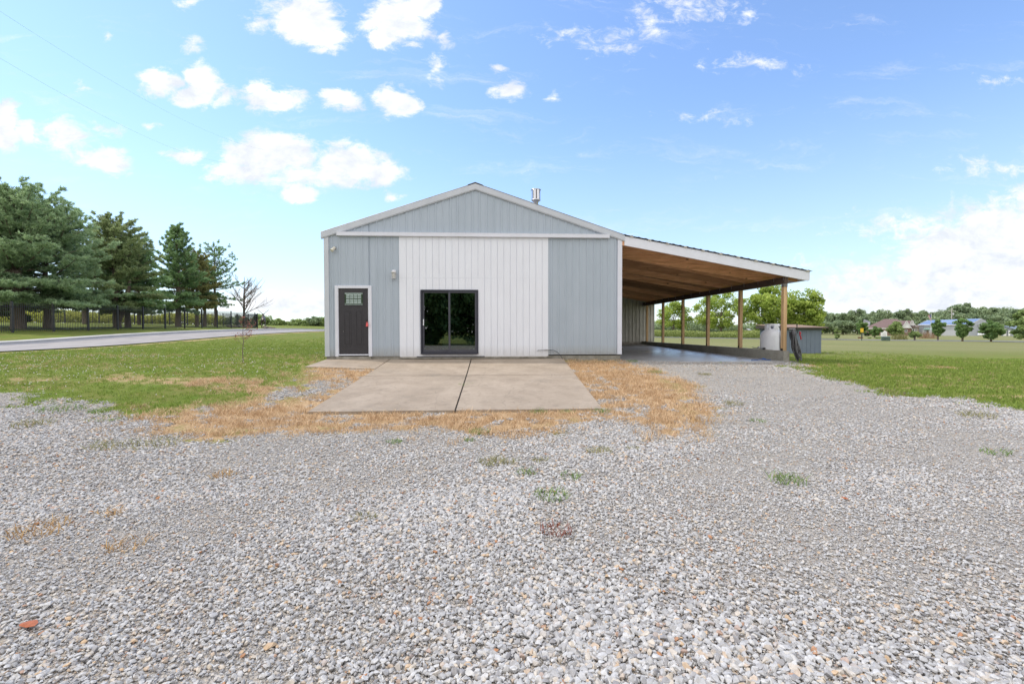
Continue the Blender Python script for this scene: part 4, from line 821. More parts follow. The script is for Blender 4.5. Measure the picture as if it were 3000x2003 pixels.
# weeds in the gravel, each one a plant
def weed(x, y, s, kind, label, seed):
    cols = {'green': ('weed_green', (.1,.19,.04), (.26,.36,.1)), 'straw': ('weed_straw', (.36,.2,.08), (.66,.46,.22)), 'olive': ('weed_olive', (.19,.19,.07), (.4,.37,.18)), 'red': ('weed_red', (.2,.04,.02), (.34,.1,.05))}[kind]
    m_ = bpy.data.materials.get(cols[0]) or leaf_mat(cols[0], cols[1], cols[2], .65, .25)
    me = blade_mesh(seed, int(95 if s > .12 else 55), s * (.5 if kind != 'straw' else .5), .007, s * 1.15, 1.9)
    o = link('weed_tuft', me, m_); o.location = (x, y, Tf(x, y) + .005); o.rotation_euler = (0, 0, seed); tag(o, label, 'weed', 'weeds sprouting from the gravel')
WE = [(3.84,-8.52,.09,'green','small green weed in gravel below the left half of the slab'),(4.93,-8.05,.13,'green','bright green weed in gravel just below the slab crack'),(4.8,-8.5,.07,'green','tiny green sprig a little below the crack weed'),
(5.1,-9.55,.13,'olive','leftmost olive weed of the central cluster in gravel'),(5.3,-9.55,.1,'olive','olive weed touching the right of the leftmost cluster weed'),(5.42,-9.95,.1,'green','front green weed of the central cluster in gravel'),(5.62,-9.5,.09,'olive','thin olive weed at the back right of the central cluster'),
(5.84,-10.09,.1,'green','bright green weed standing right of the central cluster'),(5.59,-10.6,.13,'green','green weed tuft alone in gravel below the central cluster'),(6.35,-9.2,.13,'olive','sprawling olive weed right of and behind the central cluster'),(6.8,-9.06,.07,'olive','small weed near right of the sprawling olive weed'),
(9.45,-6.5,.16,'olive','olive tan weed beside the right end of the dry grass'),(9.14,-7.8,.1,'green','lone green weed in pale gravel below the olive tan weed'),(7.87,-10.34,.15,'green','green weed patch in the right middle of the gravel'),(12.45,-8.0,.2,'olive','long low weed near right lawn edge in gravel'),
(10.72,-9.69,.12,'green','thin tall green weed alone at far right gravel'),(1.85,-11.06,.17,'straw','big straw tuft in the lower left gravel'),(2.66,-11.34,.12,'straw','spiky orange straw tuft right of the big straw tuft'),(2.1,-10.75,.09,'straw','small straw tuft behind the big straw tuft'),
(.95,-8.66,.24,'olive','wide olive weed patch in gravel below left dry grass'),(-1.55,-7.1,.26,'green','flat green grass patch in gravel beside left lawn'),(-1.2,-7.9,.2,'olive','left edge weed patch lying in the pale gravel'),(-1.0,-7.06,.14,'green','dark green weed between flat grass patch and lawn tip'),
(2.41,-9.79,.11,'straw','rusty weed in gravel under the left dry grass strip'),(5.53,-11.28,.1,'red','dark red creeping weed in the middle foreground gravel'),(4.1,-10.96,.08,'olive','faint olive sprig in gravel left of red weed'),(9.44,-2.72,.18,'green','green tuft in gravel before the carport opening'),
(8.35,-7.75,.22,'straw','pale straw tussock at the lower right tip of dry grass'),(4.52,-4.2,.16,'green','green weed growing out of the slab crack'),(.5,-8.75,.2,'olive','olive weed at the left of the wide weed patch'),(7.0,-6.75,.14,'green','green tuft at the near right corner of the slab'),(5.9,-6.75,.15,'green','green tuft at near slab edge right of crack'),(6.4,-6.75,.12,'green','low green tuft at near slab edge between two taller ones'),
(10.6,-3.1,.15,'olive','sparse weed in gravel in front of carport right of green tuft'),(9.6,-.35,.16,'green','green tuft at the barn front right corner foundation'),(12.95,-6.0,.2,'olive','olive weed sprawling at the gravel and right lawn border')]
for i, (x, y, s, k, l) in enumerate(WE): weed(x, y, s, k, l, 100 + i)
def debris(name, x, y, s, col, label, cat):
    me = rock_hull(int(s * 1000) + 3, 1, .6, .18); o = link(name, me, pmat(name + '_tone_' + str(int(x*10)), col, tuple(c * .7 for c in col), 9, .8)); o.scale = (s, s, s); o.location = (x, y, Tf(x, y) + .02); o.rotation_euler = (.1, .05, x); tag(o, label, cat)
debris('brick_shard', 2.82, -12.16, .11, (.42,.13,.06), 'flat orange brick shard in the bottom left gravel', 'brick shard')
debris('orange_stone', 8.04, -10.83, .07, (.55,.16,.05), 'bright orange stone in the right half of the gravel', 'stone')

# ---------------------------------------------------------------- trees
bark = pmat('grey_brown_bark', (.1,.075,.055), (.19,.15,.12), 9, .95, bump=.02, bscale=12, stretch=(1,1,.25))
barkp = pmat('pale_bark', (.2,.17,.14), (.12,.1,.08), 9, .95, bump=.01, bscale=14, stretch=(1,1,.3))
def unit(a): return a / (np.linalg.norm(a, axis=-1, keepdims=True) + 1e-9)
def needles(C_, D_, rg_, m_, ln, wd, varc):
    N_ = len(C_); c = np.repeat(C_, m_, 0); d = np.repeat(D_, m_, 0); v = unit(d * .75 + rg_.normal(0, .55, (N_ * m_, 3)))
    L_ = ln * rg_.uniform(.7, 1.2, (N_ * m_, 1)); s = unit(np.cross(v, rg_.normal(0, 1, (N_ * m_, 3)))) * wd / 2
    b_ = c + rg_.normal(0, ln * .16, (N_ * m_, 3)); V = np.stack([b_ - s, b_ + s, b_ + v * L_], 1).reshape(-1, 3)
    var = np.clip(np.repeat(np.repeat(varc, m_) + rg_.normal(0, .12, N_ * m_), 3), 0, 1); return V, var
def pine(px, D, h, Rc, tr, clear, seed, mat, label, shape=1.0, dens=1.0, low=1.0, group='pine trees behind the black fence', lean=0.0, fork=False, nd=16, ln=.18):
    x, y = spot(px, D); z = Tf(x, y); rg_ = np.random.default_rng(seed); root = empty('pine_tree', (x, y, z - .05), label, 'pine tree', group)
    tk_ = MB(); top = np.array([lean * h, 0, h]); tp_ = [tuple(top * t + np.array([.12 * math.sin(t * 5 + seed), .1 * math.cos(t * 4 + seed), 0]) * t * (1 - t) * 2) for t in np.linspace(0, 1, 9)]
    tk_.tube([tuple(np.array(tp_[0]) - (0, 0, .3))] + tp_, [tr * 1.1, tr * .95] + [tr * .8 * (1 - t) ** .8 + .02 for t in np.linspace(.12, 1, 8)], 10)
    if fork: tk_.tube([(0, 0, .5), (.45, 0, 1.5), (.8, .1, 3), (1.0, .2, 5.5)], [tr * .8, tr * .7, tr * .55, .05], 8)
    C_ = []; D_ = []; W_ = []
    z_ = clear
    while z_ < h * .985:
        t = (z_ - clear) / (h - clear); L0 = Rc * (max(.05, (1 - t)) ** (.75 * shape)) * (1 - .35 * max(0, .12 - t) / .12)
        nb = int(rg_.integers(6, 10) * (1 if t < .85 else .7)) + 1; a0 = rg_.uniform(0, 6.28)
        for k in range(nb):
            a = a0 + 6.283 * k / nb + rg_.normal(0, .25); L_ = L0 * rg_.uniform(.62, 1.15); up = .12 + .55 * t ** 1.5 + rg_.normal(0, .06)
            zz = z_ + rg_.normal(0, .12); d = np.array([math.cos(a), math.sin(a), 0]); P = []
            for q in np.linspace(0, 1, 6):
                P.append(np.array([lean * zz, 0, zz]) + d * L_ * q + np.array([0, 0, L_ * (up * q + (.1 if t < .4 else .3) * q * q - (.32 if t < .25 else .0) * q * low)]))
            tk_.tube([tuple(p) for p in P], [max(.012, .035 * L_ / 2 * (1 - q) + .008) for q in np.linspace(0, 1, 6)], 5, caps=False)
            P = np.array(P); nsub = max(4, int(11 * L_ * dens)); fr = rg_.uniform(.22, 1.02, nsub); fr = np.r_[fr, .97, 1.0]
            idx_ = np.clip(fr * 5, 0, 4.999); i0 = idx_.astype(int); ft = (idx_ - i0)[:, None]; base = P[i0] * (1 - ft) + P[i0 + 1] * ft
            side = np.array([-d[1], d[0], 0]); off = rg_.uniform(-1, 1, len(fr)) * .34 * L_ * (1 - .55 * fr) ; off[-2:] *= .2
            for bs, o_, f_ in zip(base, off, fr):
                e_ = bs + side * o_ + d * abs(o_) * .55 + np.array([0, 0, abs(o_) * .08 + rg_.uniform(-.05, .12)])
                nn = max(1, int(abs(o_) / .17)) ; 
                for q in range(nn + 1):
                    pt = bs + (e_ - bs) * ((q + 1) / (nn + 1)); C_.append(pt + rg_.normal(0, .05, 3)); D_.append(unit((e_ - bs) + d * .35 + np.array([0, 0, .3]))); W_.append(.28 + .42 * f_ + rg_.normal(0, .14))
        z_ += (.38 + .14 * (1 - t)) / max(.6, dens) * (.8 + .4 * rg_.random())
    for k in range(8): C_.append(np.array([lean * h, 0, h - .12 * k])); D_.append(np.array([0, 0, 1.])); W_.append(.6)
    tk_.build('trunk', bark, root); C_ = np.array(C_); D_ = unit(np.array(D_)); V, var = needles(C_, D_, rg_, nd, ln, .03 + D * .0005, np.array(W_))
    me = mesh_np('crown', V, np.arange(len(V)).reshape(-1, 3), False, var); link('crown', me, mat, root); print(label[:30], len(V) // 3); return root
PG = leaf_mat('pine_blue_green', (.11,.2,.1), (.5,.64,.36), .6, .4); PO = leaf_mat('pine_olive', (.12,.18,.07), (.46,.54,.26), .6, .4); PD = leaf_mat('pine_deep_green', (.08,.17,.07), (.38,.54,.25), .6, .4); PB = leaf_mat('pine_yellow_brown', (.14,.15,.06), (.42,.41,.17), .6, .35)
pine(54, 29.3, 8.8, 5.0, .42, 1.7, 1, PG, 'largest blue green pine with thick trunk at the far left', .8, 1.0)
pine(141, 31.2, 7.7, 4.7, .26, 1.7, 2, PG, 'second pine from the left with a slim dark trunk', .75, .95)
pine(345, 36.8, 8.7, 3.5, .3, 1.6, 3, PO, 'pine with a forked double trunk behind the fence', .75, 1.0, fork=True, lean=-.02)
pine(376, 38.2, 7.3, 3.3, .25, 1.7, 4, PD, 'pine just right of the forked trunk with brownish tips', .7, .95)
pine(523, 45.8, 9.9, 2.9, .3, 1.9, 5, PD, 'tall pointed dark green pine in mid row', .9, 1.0)
pine(577, 50.5, 8.0, 2.6, .2, 2.2, 6, PB, 'yellow brown pine squeezed right of the pointed pine', .7, .95)
pine(600, 52.5, 7.3, 2.1, .22, 2.6, 7, PD, 'short green pine between yellow brown and last pine', .8, .95)
pine(633, 54.5, 9.3, 3.0, .22, 2.8, 8, PD, 'sparse last pine at the right end of the row', .55, .5, nd=9)
pine(251, 45.5, 7.0, 3.3, .24, 2.3, 9, PD, 'pine in the back row seen below the second pine', .7, .7, group='back row pines inside the fence')
pine(409, 51.0, 7.0, 3.0, .2, 2.3, 10, PD, 'pine in the back row seen right of the forked pine', .7, .7, group='back row pines inside the fence')
pine(-190, 31, 8.6, 4.6, .4, 2.0, 11, PG, 'pine at the left frame edge reaching in with its branches', .8, .8)
def leaves(C_, rg_, size, var, upb=.25):
    n = len(C_); nrm = unit(rg_.normal(0, 1, (n, 3)) + np.array([0, 0, upb])); a = unit(np.cross(nrm, rg_.normal(0, 1, (n, 3)))); b_ = np.cross(nrm, a)
    s = size * rg_.uniform(.6, 1.25, (n, 1)); V = np.stack([C_ - a * s * .5, C_ - b_ * s * .3 + nrm * s * .06, C_ + a * s * .5, C_ + b_ * s * .3 + nrm * s * .06], 1).reshape(-1, 3)
    return V, np.repeat(np.clip(var, 0, 1), 4)
def crown_pts(rg_, W_, H_, z0, n, nclump, shape='round', gap=.5, clump=.34):
    ce = []
    while len(ce) < nclump:
        p = rg_.uniform(-1, 1, 3); r_ = np.linalg.norm(p)
        if r_ > 1 or r_ < .35: continue
        zz = (p[2] + 1) / 2
        k = {'round': 1, 'oval': .85 + .25 * (1 - zz), 'vase': .35 + .85 * zz ** .7, 'cone': 1.15 * (1 - zz) ** .6 + .1, 'flat': 1}[shape]
        ce.append((p[0] * W_ * k * .82, p[1] * W_ * k * .82, z0 + H_ * (.08 + .84 * zz)))
    ce = np.array(ce); k = rg_.integers(0, nclump, n); rad = clump * min(W_, H_ * .6) * rg_.uniform(.6, 1.25, nclump); v = unit(rg_.normal(0, 1, (n, 3))) * (rg_.random((n, 1)) ** .45); v[:, 2] *= .75
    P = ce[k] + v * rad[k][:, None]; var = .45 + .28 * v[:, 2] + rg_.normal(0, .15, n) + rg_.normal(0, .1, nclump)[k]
    return P, var, ce
def tree(name, x, y, h, W_, clear, seed, mat, label, cat='tree', group=None, n=9000, nclump=40, leaf=.24, tr=.15, shape='round', bk=None, clump=.27, z=None, oval_y=1.0):
    rg_ = np.random.default_rng(seed); root = empty(name, (x, y, (Tf(x, y) if z is None else z) - .05), label, cat, group); H_ = h - clear
    P, var, ce = crown_pts(rg_, W_, H_, clear, n, nclump, shape, clump=clump); V, va = leaves(P, rg_, leaf, var)
    me = mesh_np('crown', V, np.arange(len(V)).reshape(-1, 4), False, va); link('crown', me, mat, root)
    mb = MB(); mb.tube([(0, 0, -.2), (0, 0, clear * .5), (.05, .02, clear + H_ * .25), (0, 0, clear + H_ * .6)], [tr * 1.3, tr, tr * .75, tr * .25], 8)
    for c in ce[:: max(1, nclump // 16)]: s = min(c[2] * .75, clear + H_ * .45) * rg_.uniform(.6, 1); mb.tube([(0, 0, s), (c[0] * .5, c[1] * .5, (s + c[2]) / 2 + .1), tuple(c)], [tr * .4, tr * .22, tr * .06], 5, caps=False)
    mb.build('trunk', bk or bark, root); return root
LB1 = leaf_mat('sycamore_leaf', (.2,.3,.05), (.6,.7,.16), .5, .45); LB2 = leaf_mat('maple_leaf', (.09,.18,.06), (.32,.46,.16), .5, .35); LB3 = leaf_mat('far_oak_leaf', (.15,.21,.11), (.38,.47,.26), .6, .25); LB4 = leaf_mat('shrub_leaf', (.15,.23,.07), (.42,.52,.2), .6, .3); LB5 = leaf_mat('dark_evergreen_leaf', (.012,.03,.014), (.05,.1,.04), .6, .15); LB6 = leaf_mat('yellow_green_leaf', (.28,.32,.06), (.65,.66,.18), .6, .4)
def tr_at(px, D, toppx, basepx=None, **k):
    x, y = spot(px, D); z = Tf(x, y); topz = CAM[2] + (969 - toppx) / FPX * D; return x, y, topz - z
def T_(name, px, D, top, w_px, clear_px, seed, mat, label, **k):
    x, y, h = tr_at(px, D, top); return tree(name, x, y, h, w_px / 2 / FPX * D, clear_px / FPX * D, seed, mat, label, **k)
SG = 'leafy trees behind the carport'
T_('sycamore_tree', 1972, 78, 878, 120, 8, 21, LB1, 'sparse bright green tree between the two rearmost carport posts', group=SG, n=4600, nclump=60, leaf=.34, tr=.12, shape='oval', clump=.22)
T_('sycamore_tree', 2112, 74, 840, 184, 14, 22, LB1, 'airy tree with visible trunk framed by the middle carport posts', group=SG, n=7600, nclump=90, leaf=.34, tr=.15, shape='oval', clump=.19)
T_('sycamore_tree', 2258, 72, 830, 160, 6, 23, LB1, 'dense yellow green tree behind the propane tank', group=SG, n=13000, nclump=64, leaf=.36, tr=.18, shape='oval', clump=.28)
T_('sycamore_tree', 2352, 70, 838, 128, 6, 24, LB1, 'rounded yellow green tree rising behind the well house', group=SG, n=11000, nclump=52, leaf=.36, tr=.18, shape='oval', clump=.3)
YG = 'young maples along the road'
T_('maple_tree', 2525, 112, 936, 36, 8, 31, LB2, 'oval green maple left of the brown roofed house', group=YG, n=8000, nclump=46, leaf=.3, tr=.12, shape='oval')
T_('maple_tree', 2563, 82, 957, 44, 6, 32, LB2, 'low spreading tree in front of brick house left wall', group=YG, n=5500, nclump=38, leaf=.22, tr=.12, shape='vase')
T_('maple_tree', 2624, 80, 938, 52, 2, 33, LB4, 'pointed light green tree before the brick house', group=YG, n=8000, nclump=52, leaf=.22, tr=.1, shape='cone')
T_('maple_tree', 2680, 60, 969, 38, 7, 34, LB4, 'small round tree in front of the brick house gables', group=YG, n=4500, nclump=34, leaf=.17, tr=.1, shape='round')
T_('maple_tree', 2748, 62, 934, 38, 10, 35, LB2, 'upright maple left of three before the metal building', group=YG, n=7500, nclump=52, leaf=.18, tr=.1, shape='vase')
T_('maple_tree', 2820, 54, 928, 54, 8, 36, LB2, 'vase shaped maple in front of the metal building', group=YG, n=9500, nclump=60, leaf=.18, tr=.1, shape='vase')
T_('maple_tree', 2904, 52, 936, 60, 7, 37, LB2, 'broad maple at the right end of metal building', group=YG, n=9500, nclump=60, leaf=.18, tr=.1, shape='round')
T_('maple_tree', 3006, 48, 902, 84, 6, 38, LB4, 'tall light green tree cut by the right frame edge', group=YG, n=6500, nclump=40, leaf=.22, tr=.12, shape='oval')
T_('round_bush', 2452, 60, 962, 26, 1, 39, LB4, 'round bush right of the well house', cat='bush', n=2200, nclump=12, leaf=.2, tr=.06)
# far wood: each broad crown its own tree
FW = [(2395,912,70),(2440,916,60),(2478,918,56),(2512,908,60),(2545,915,50),(2582,906,58),(2622,918,44),(2650,908,56),(2690,912,60),(2735,914,50),(2772,908,56),(2815,892,92),(2868,902,70),(2915,900,96),(2962,910,70),(2992,906,70),(3040,900,80)]
fwd = ['rounded', 'ragged', 'broad', 'low', 'lumpy', 'tall', 'short', 'twin-lobed', 'dense', 'thin', 'notched', 'highest', 'sloping', 'widest domed', 'stunted', 'rear', 'outermost']
base = None; FWG = 'wooded ridge trees behind the houses'; protosT = []
for i in range(4):
    protosT.append(tree('oak_tree', 0, 0, 10, 5.6, 1.2, 60 + i, LB3, 'x', group=FWG, n=8000, nclump=44, leaf=.7, tr=.3, shape='flat', clump=.32, z=0))
where = ['behind the well house roof', 'just right of the well house', 'left of the grey house', 'over the grey house', 'right of the grey house', 'left of the brown roof peak', 'behind the brown roof peak', 'behind the white gables', 'between brick house and metal building', 'over the left end of the blue roof', 'near the flag', 'around the power pole', 'right of the power pole', 'behind the garage', 'over the small garage', 'by the right frame edge', 'beyond the right frame edge']
for i, (px, top, wpx) in enumerate(FW):
    D = 205 + (i * 37 % 23); x, y, h = tr_at(px, D, top); o = protosT[i % 4] if i < 4 else copy_tree(protosT[i % 4])
    o.location = (x, y, Tf(x, y) - .1); ww = wpx / 2 / FPX * D; o.scale = (ww / 5.2, ww / 5.2, h / 9.6); o.rotation_euler = (0, 0, i * 1.7); tag(o, fwd[i] + ' wooded ridge tree ' + where[i], 'tree', FWG)
# second lower row filling the wood's foot
FW2 = [(2405,936,80),(2470,940,70),(2540,930,60),(2600,934,70),(2715,930,70),(2790,922,80),(2880,926,90),(2965,934,80)]
w3 = ['behind the bush by the well house', 'left of the first road maple', 'under the grey house', 'left of the brick roof', 'between the brick and metal buildings', 'behind the left blue roof', 'behind the right blue roof', 'above the small garage']
for i, (px, top, wpx) in enumerate(FW2):
    D = 188; x, y, h = tr_at(px, D, top); o = copy_tree(protosT[(i + 1) % 4]); o.location = (x, y, Tf(x, y) - .3); ww = wpx / 2 / FPX * D; o.scale = (ww / 5.2, ww / 5.2, h / 9.0); o.rotation_euler = (0, 0, i * 2.3); tag(o, 'lower understory tree ' + w3[i], 'tree', 'understory trees at the foot of the ridge')
wd = leaf_mat('wood_mass_leaf', (.13,.18,.1), (.34,.42,.22), .6, .2)
def mass(name, label, cat, pts, h, dep, n, leaf, mat, seed):
    rg_ = np.random.default_rng(seed); P = np.array(pts, float); d = np.r_[0, np.cumsum(np.hypot(*np.diff(P[:, :2], axis=0).T))]; t = rg_.uniform(0, d[-1], n)
    x = np.interp(t, d, P[:, 0]); y = np.interp(t, d, P[:, 1]) + rg_.uniform(-dep, dep, n); hh = np.interp(t, d, P[:, 2]) * (.65 + .7 * (fbm(t * .12 + seed, y * .12) ))
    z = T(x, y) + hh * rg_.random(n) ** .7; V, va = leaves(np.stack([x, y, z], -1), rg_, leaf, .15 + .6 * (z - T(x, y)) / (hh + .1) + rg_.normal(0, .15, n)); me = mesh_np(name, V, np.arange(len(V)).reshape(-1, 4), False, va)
    o = link(name, me, mat); return tag(o, label, cat, kind='stuff')
def mp(lst, D): return [(*spot(px, D), (969 - top) / FPX * D + CAM[2] - Tf(*spot(px, D))) for px, top in lst]
mass('distant_wood', 'dark wooded ridge beyond the houses', 'wood', mp([(2300,942),(2400,930),(2600,928),(2800,918),(3000,918),(3150,920)], 235), 6, 8, 26000, .9, wd, 71)
mass('distant_hedgerow', 'green hedgerow behind the carport trees', 'hedgerow', mp([(1860,952),(1950,944),(2050,948),(2150,950),(2250,955),(2340,958)], 150), 6, 6, 14000, .7, LB3, 72)
mass('tall_field_grass', 'tall unmown pale grass beyond the road behind the carport', 'tall grass', mp([(1850,966),(1990,969),(2060,974),(2130,975),(2200,969),(2330,971)], 68), 1, 4.5, 26000, .2, leaf_mat('field_grass_leaf', (.17,.24,.05), (.4,.44,.15), .7, .3), 73)
mass('field_hedge', 'sunlit yellow green hedge seen through the iron fence', 'hedgerow', mp([(-60,918),(120,906),(200,908),(330,916),(470,926),(540,918),(640,924)], 92), 5, 3, 16000, .5, LB6, 74)
# distant bushes to the left of the barn, one by one
BG = 'bushes on the far left skyline'
for i, (px, top, w, lb, m__) in enumerate([(700,922,46,'leafy tree right behind the elk sculpture',LB3),(775,920,70,'bushy tree right of the elk sculpture on the skyline',LB4),(812,934,46,'low bush beside the elk sculpture tree',LB4),(848,940,44,'smallest low bush in the skyline dip',LB4),(880,931,44,'pale bush between dip and dark round bush',LB4),(925,925,52,'dark round bush next to the barn corner',LB3),(960,930,50,'bush half hidden behind the barn left corner',LB4),(655,930,40,'bush seen between last pine and bare tree',LB4)]):
    T_('skyline_bush', px, 92 + i * 1.5, top, w * 1.35, -9, 80 + i, m__, lb, cat='bush', group=BG, n=5200, nclump=34, leaf=.36, tr=.05, clump=.45)
x, y, h = tr_at(45, 44, 842); tree('dark_evergreen', x, y, h, 2.2, .1, 90, LB5, 'dense dark evergreen behind the thickest pine trunk', n=9000, nclump=40, leaf=.22, tr=.15)
x, y, h = tr_at(-90, 44, 842); tree('dark_evergreen', x, y, h, 2.2, .1, 91, LB5, 'dense dark evergreen at the left frame edge', n=7000, nclump=36, leaf=.22, tr=.15)
# trees standing behind the tripod, mirrored in the sliding glass
for i, (x, y, h, w) in enumerate([(-6.5,-33,9,4.4),(-1.0,-34,10,4.6),(4.0,-35,11,4.8),(9.5,-33,9,4.4)]):
    tree('shade_tree', x, y, h, w, -.4, 95 + i, LB2, ['far left', 'left', 'right', 'far right'][i] + ' shade tree mirrored in the sliding glass door', group='shade trees across the yard', n=15000, nclump=60, leaf=.5, tr=.25, shape='round')

# bare tree and red sapling
def branchy(mb, p, d, L_, r_, depth, rn, tips, spread=.5, up=.25):
    P = [p]; cur = Vector(p); dd = Vector(d).normalized(); n = 4
    for i in range(n):
        dd = (dd + Vector((rn.gauss(0, .1), rn.gauss(0, .1), rn.gauss(0, .06) + up * .12))).normalized(); cur = cur + dd * L_ / n; P.append(tuple(cur))
    mb.tube(P, [r_ * (1 - .6 * i / n) for i in range(n + 1)], 5, caps=False); tips += P[2:]
    if depth:
        for k in range(rn.choice((3, 4))):
            q = P[rn.choice((1, 2, 3, 4))]; nd_ = (dd + Vector((rn.gauss(0, spread), rn.gauss(0, spread), rn.uniform(-.05, .5)))).normalized(); branchy(mb, q, nd_, L_ * rn.uniform(.45, .68), r_ * .45, depth - 1, rn, tips, spread, up)
x, y = spot(716, 55); rn = random.Random(4); root = empty('bare_tree', (x, y, Tf(x, y)), 'leafless young tree with upswept branches at the fence end', 'bare tree'); mb = MB(); tips = []
mb.tube([(0,0,-.2),(.0,0,2.0),(.05,0,4),(.1,0,6.1)], [.17,.13,.08,.02], 8)
mb.build('trunk', bark, root); mb = MB()
for k in range(20):
    a = rn.uniform(0, 6.28); zz = 1.5 + 3.6 * (k / 20) ** 1.1; L_ = 2.7 * (1 - .62 * k / 20); branchy(mb, (0.02, 0, zz), (math.cos(a), math.sin(a) * .8, .75), L_, .05, 2, rn, tips, .38, .5)
mb.build('bare_limbs', bark, root)
x, y = -1.72, -1.5; root = empty('red_leaf_sapling', (x, y, Tf(x, y)), 'thin sapling with few dark red leaves on the left lawn', 'sapling'); mb = MB(); tips = []; rn = random.Random(9)
mb.tube([(0,0,-.05),(-.01,0,.35),(.02,0,.6),(.0,0,.8),(.02,0,1.1)], [.013,.011,.009,.007,.004], 6)
for k in range(9):
    a = rn.uniform(0, 6.28); branchy(mb, (.01, 0, .5 + .06 * k), (math.cos(a), math.sin(a), .9), .3, .005, 1, rn, tips, .5, .1)
mb.build('trunk', pmat('sapling_bark', (.2,.16,.13), (.13,.1,.08), 30, .9), root); rg_ = np.random.default_rng(5); tp = np.array([t for t in tips if t[2] > .62]); C_ = tp[rg_.integers(0, len(tp), 170)] + rg_.normal(0, .03, (170, 3)); C_[:, 2] += -.01
V, va = leaves(C_, rg_, .045, rg_.random(170)); link('crown', mesh_np('crown', V, np.arange(len(V)).reshape(-1, 4), False, va), leaf_mat('red_maple_leaf', (.26,.08,.07), (.48,.2,.15), .6, .3), root)

# ---------------------------------------------------------------- iron fence
FX = -21.75
def fence_run(pts, root, pickets=True):
    for i in range(len(pts) - 1):
        (x0, y0), (x1, y1) = pts[i], pts[i + 1]; z0, z1 = Tf(x0, y0), Tf(x1, y1); ox, oy, oz = root.location
        box('fence_post', (x0-.04-ox, y0-.04-oy, z0-.1-oz), (x0+.04-ox, y0+.04-oy, z0+1.78-oz), M['blackmetal'], root)
        mb = MB(); L_ = math.hypot(x1-x0, y1-y0); n = int(L_ / .115)
        for k in range(1, n):
            t = k / n; x, y, z = x0+(x1-x0)*t-ox, y0+(y1-y0)*t-oy, z0+(z1-z0)*t-oz; mb.box((x-.009,y-.009,z+.06),(x+.009,y+.009,z+1.66)); mb.add([(x-.009,y-.009,z+1.66),(x+.009,y-.009,z+1.66),(x+.009,y+.009,z+1.66),(x-.009,y+.009,z+1.66),(x,y,z+1.73)],[(0,1,4),(1,2,4),(2,3,4),(3,0,4)])
        for h in (.16, 1.48):
            a, b_ = Vector((x0-ox,y0-oy,z0+h-oz)), Vector((x1-ox,y1-oy,z1+h-oz)); mb.tube([a, b_], .02, 4)
        mb.build('picket_panel', M['blackmetal'], root)
    x0, y0 = pts[-1]; z0 = Tf(x0, y0); ox, oy, oz = root.location; box('fence_post', (x0-.04-ox, y0-.04-oy, z0-.1-oz), (x0+.04-ox, y0+.04-oy, z0+1.78-oz), M['blackmetal'], root)
f1 = empty('iron_fence', (FX, 12.7, Tf(FX, 12.7)), 'black iron picket fence running along the lane before the pines', 'fence')
fence_run([(FX + .03 * i * .0, 12.7 + 2.44 * (i - 5)) for i in range(0, 17)], f1)
f2 = empty('iron_fence', (-24, 44.5, Tf(-24, 44.5)), 'rear black iron fence run seen behind the pine trunks', 'fence')
ce = (FX, 12.7 + 2.44 * 11); pr = [ce]; 
back = [(FX - .9, ce[1] + 2.4), (FX - 2.2, ce[1] + 4.5), (FX - 3.9, ce[1] + 6.2), (FX - 6, ce[1] + 7.5), (FX - 8.3, ce[1] + 8.4)] + [(FX - 8.3 - 2.44 * k, ce[1] + 8.4 + .25 * k) for k in range(1, 11)]
fence_run(back, f2)

# ---------------------------------------------------------------- elk sculpture and rockery
x, y = spot(772, 52.5); elk = empty('elk_sculpture', (x, y, Tf(x, y)), 'dark bronze elk sculpture with antlers at the fence end', 'sculpture', rz=R(25))
V = [(0,0,1.02),(.0,.3,1.08),(0,.55,1.18),(.0,.78,1.45),(0,.86,1.62),(0,1.02,1.66),(0,1.17,1.6),(0,-.35,1.05),(0,-.62,1.02),(0,-.75,.95),
     (.15,.52,.85),(.16,.55,.5),(.16,.53,.06),(-.15,.52,.85),(-.16,.5,.5),(-.16,.55,.06),(.16,-.6,.8),(.17,-.5,.6),(.17,-.72,.38),(.17,-.66,.05),(-.16,-.6,.8),(-.17,-.52,.6),(-.17,-.76,.38),(-.17,-.7,.05)]
E_ = [(0,1),(1,2),(2,3),(3,4),(4,5),(5,6),(0,7),(7,8),(8,9),(2,10),(10,11),(11,12),(2,13),(13,14),(14,15),(8,16),(16,17),(17,18),(18,19),(8,20),(20,21),(21,22),(22,23)]
RD = [.24,.25,.22,.13,.1,.085,.045,.24,.22,.06,.1,.05,.04,.1,.05,.04,.14,.08,.045,.04,.14,.08,.045,.04]
me = bpy.data.meshes.new('elk_body'); me.from_pydata(V, E_, []); o = link('elk_body', me, pmat('bronze_patina', (.06,.05,.04), (.13,.115,.1), 8, .45, metal=.5), elk)
md = o.modifiers.new('skin', 'SKIN'); 
for v, r_ in zip(me.skin_vertices[0].data, RD): v.radius = (r_, r_)
me.skin_vertices[0].data[0].use_root = True; o.modifiers.new('sub', 'SUBSURF').levels = 1; o.modifiers['sub'].render_levels = 2
for s in (-1, 1):
    mb = MB().tube([(.05*s,.86,1.7),(.22*s,.7,1.85),(.42*s,.55,1.98),(.55*s,.45,2.2)], [.022,.02,.016,.008], 6)
    for a, b_ in (((.12*s,.8,1.76),(.18*s,1.02,1.92)),((.24*s,.7,1.86),(.28*s,.9,2.06)),((.36*s,.6,1.94),(.4*s,.75,2.18)),((.47*s,.52,2.05),(.6*s,.55,2.16))): mb.tube([a, b_], [.015, .005], 5)
    mb.build('antler', bpy.data.materials['bronze_patina'], elk); MB().tube([(.07*s,.86,1.68),(.17*s,.8,1.7)], [.04,.01], 6).build('ear', bpy.data.materials['bronze_patina'], elk)
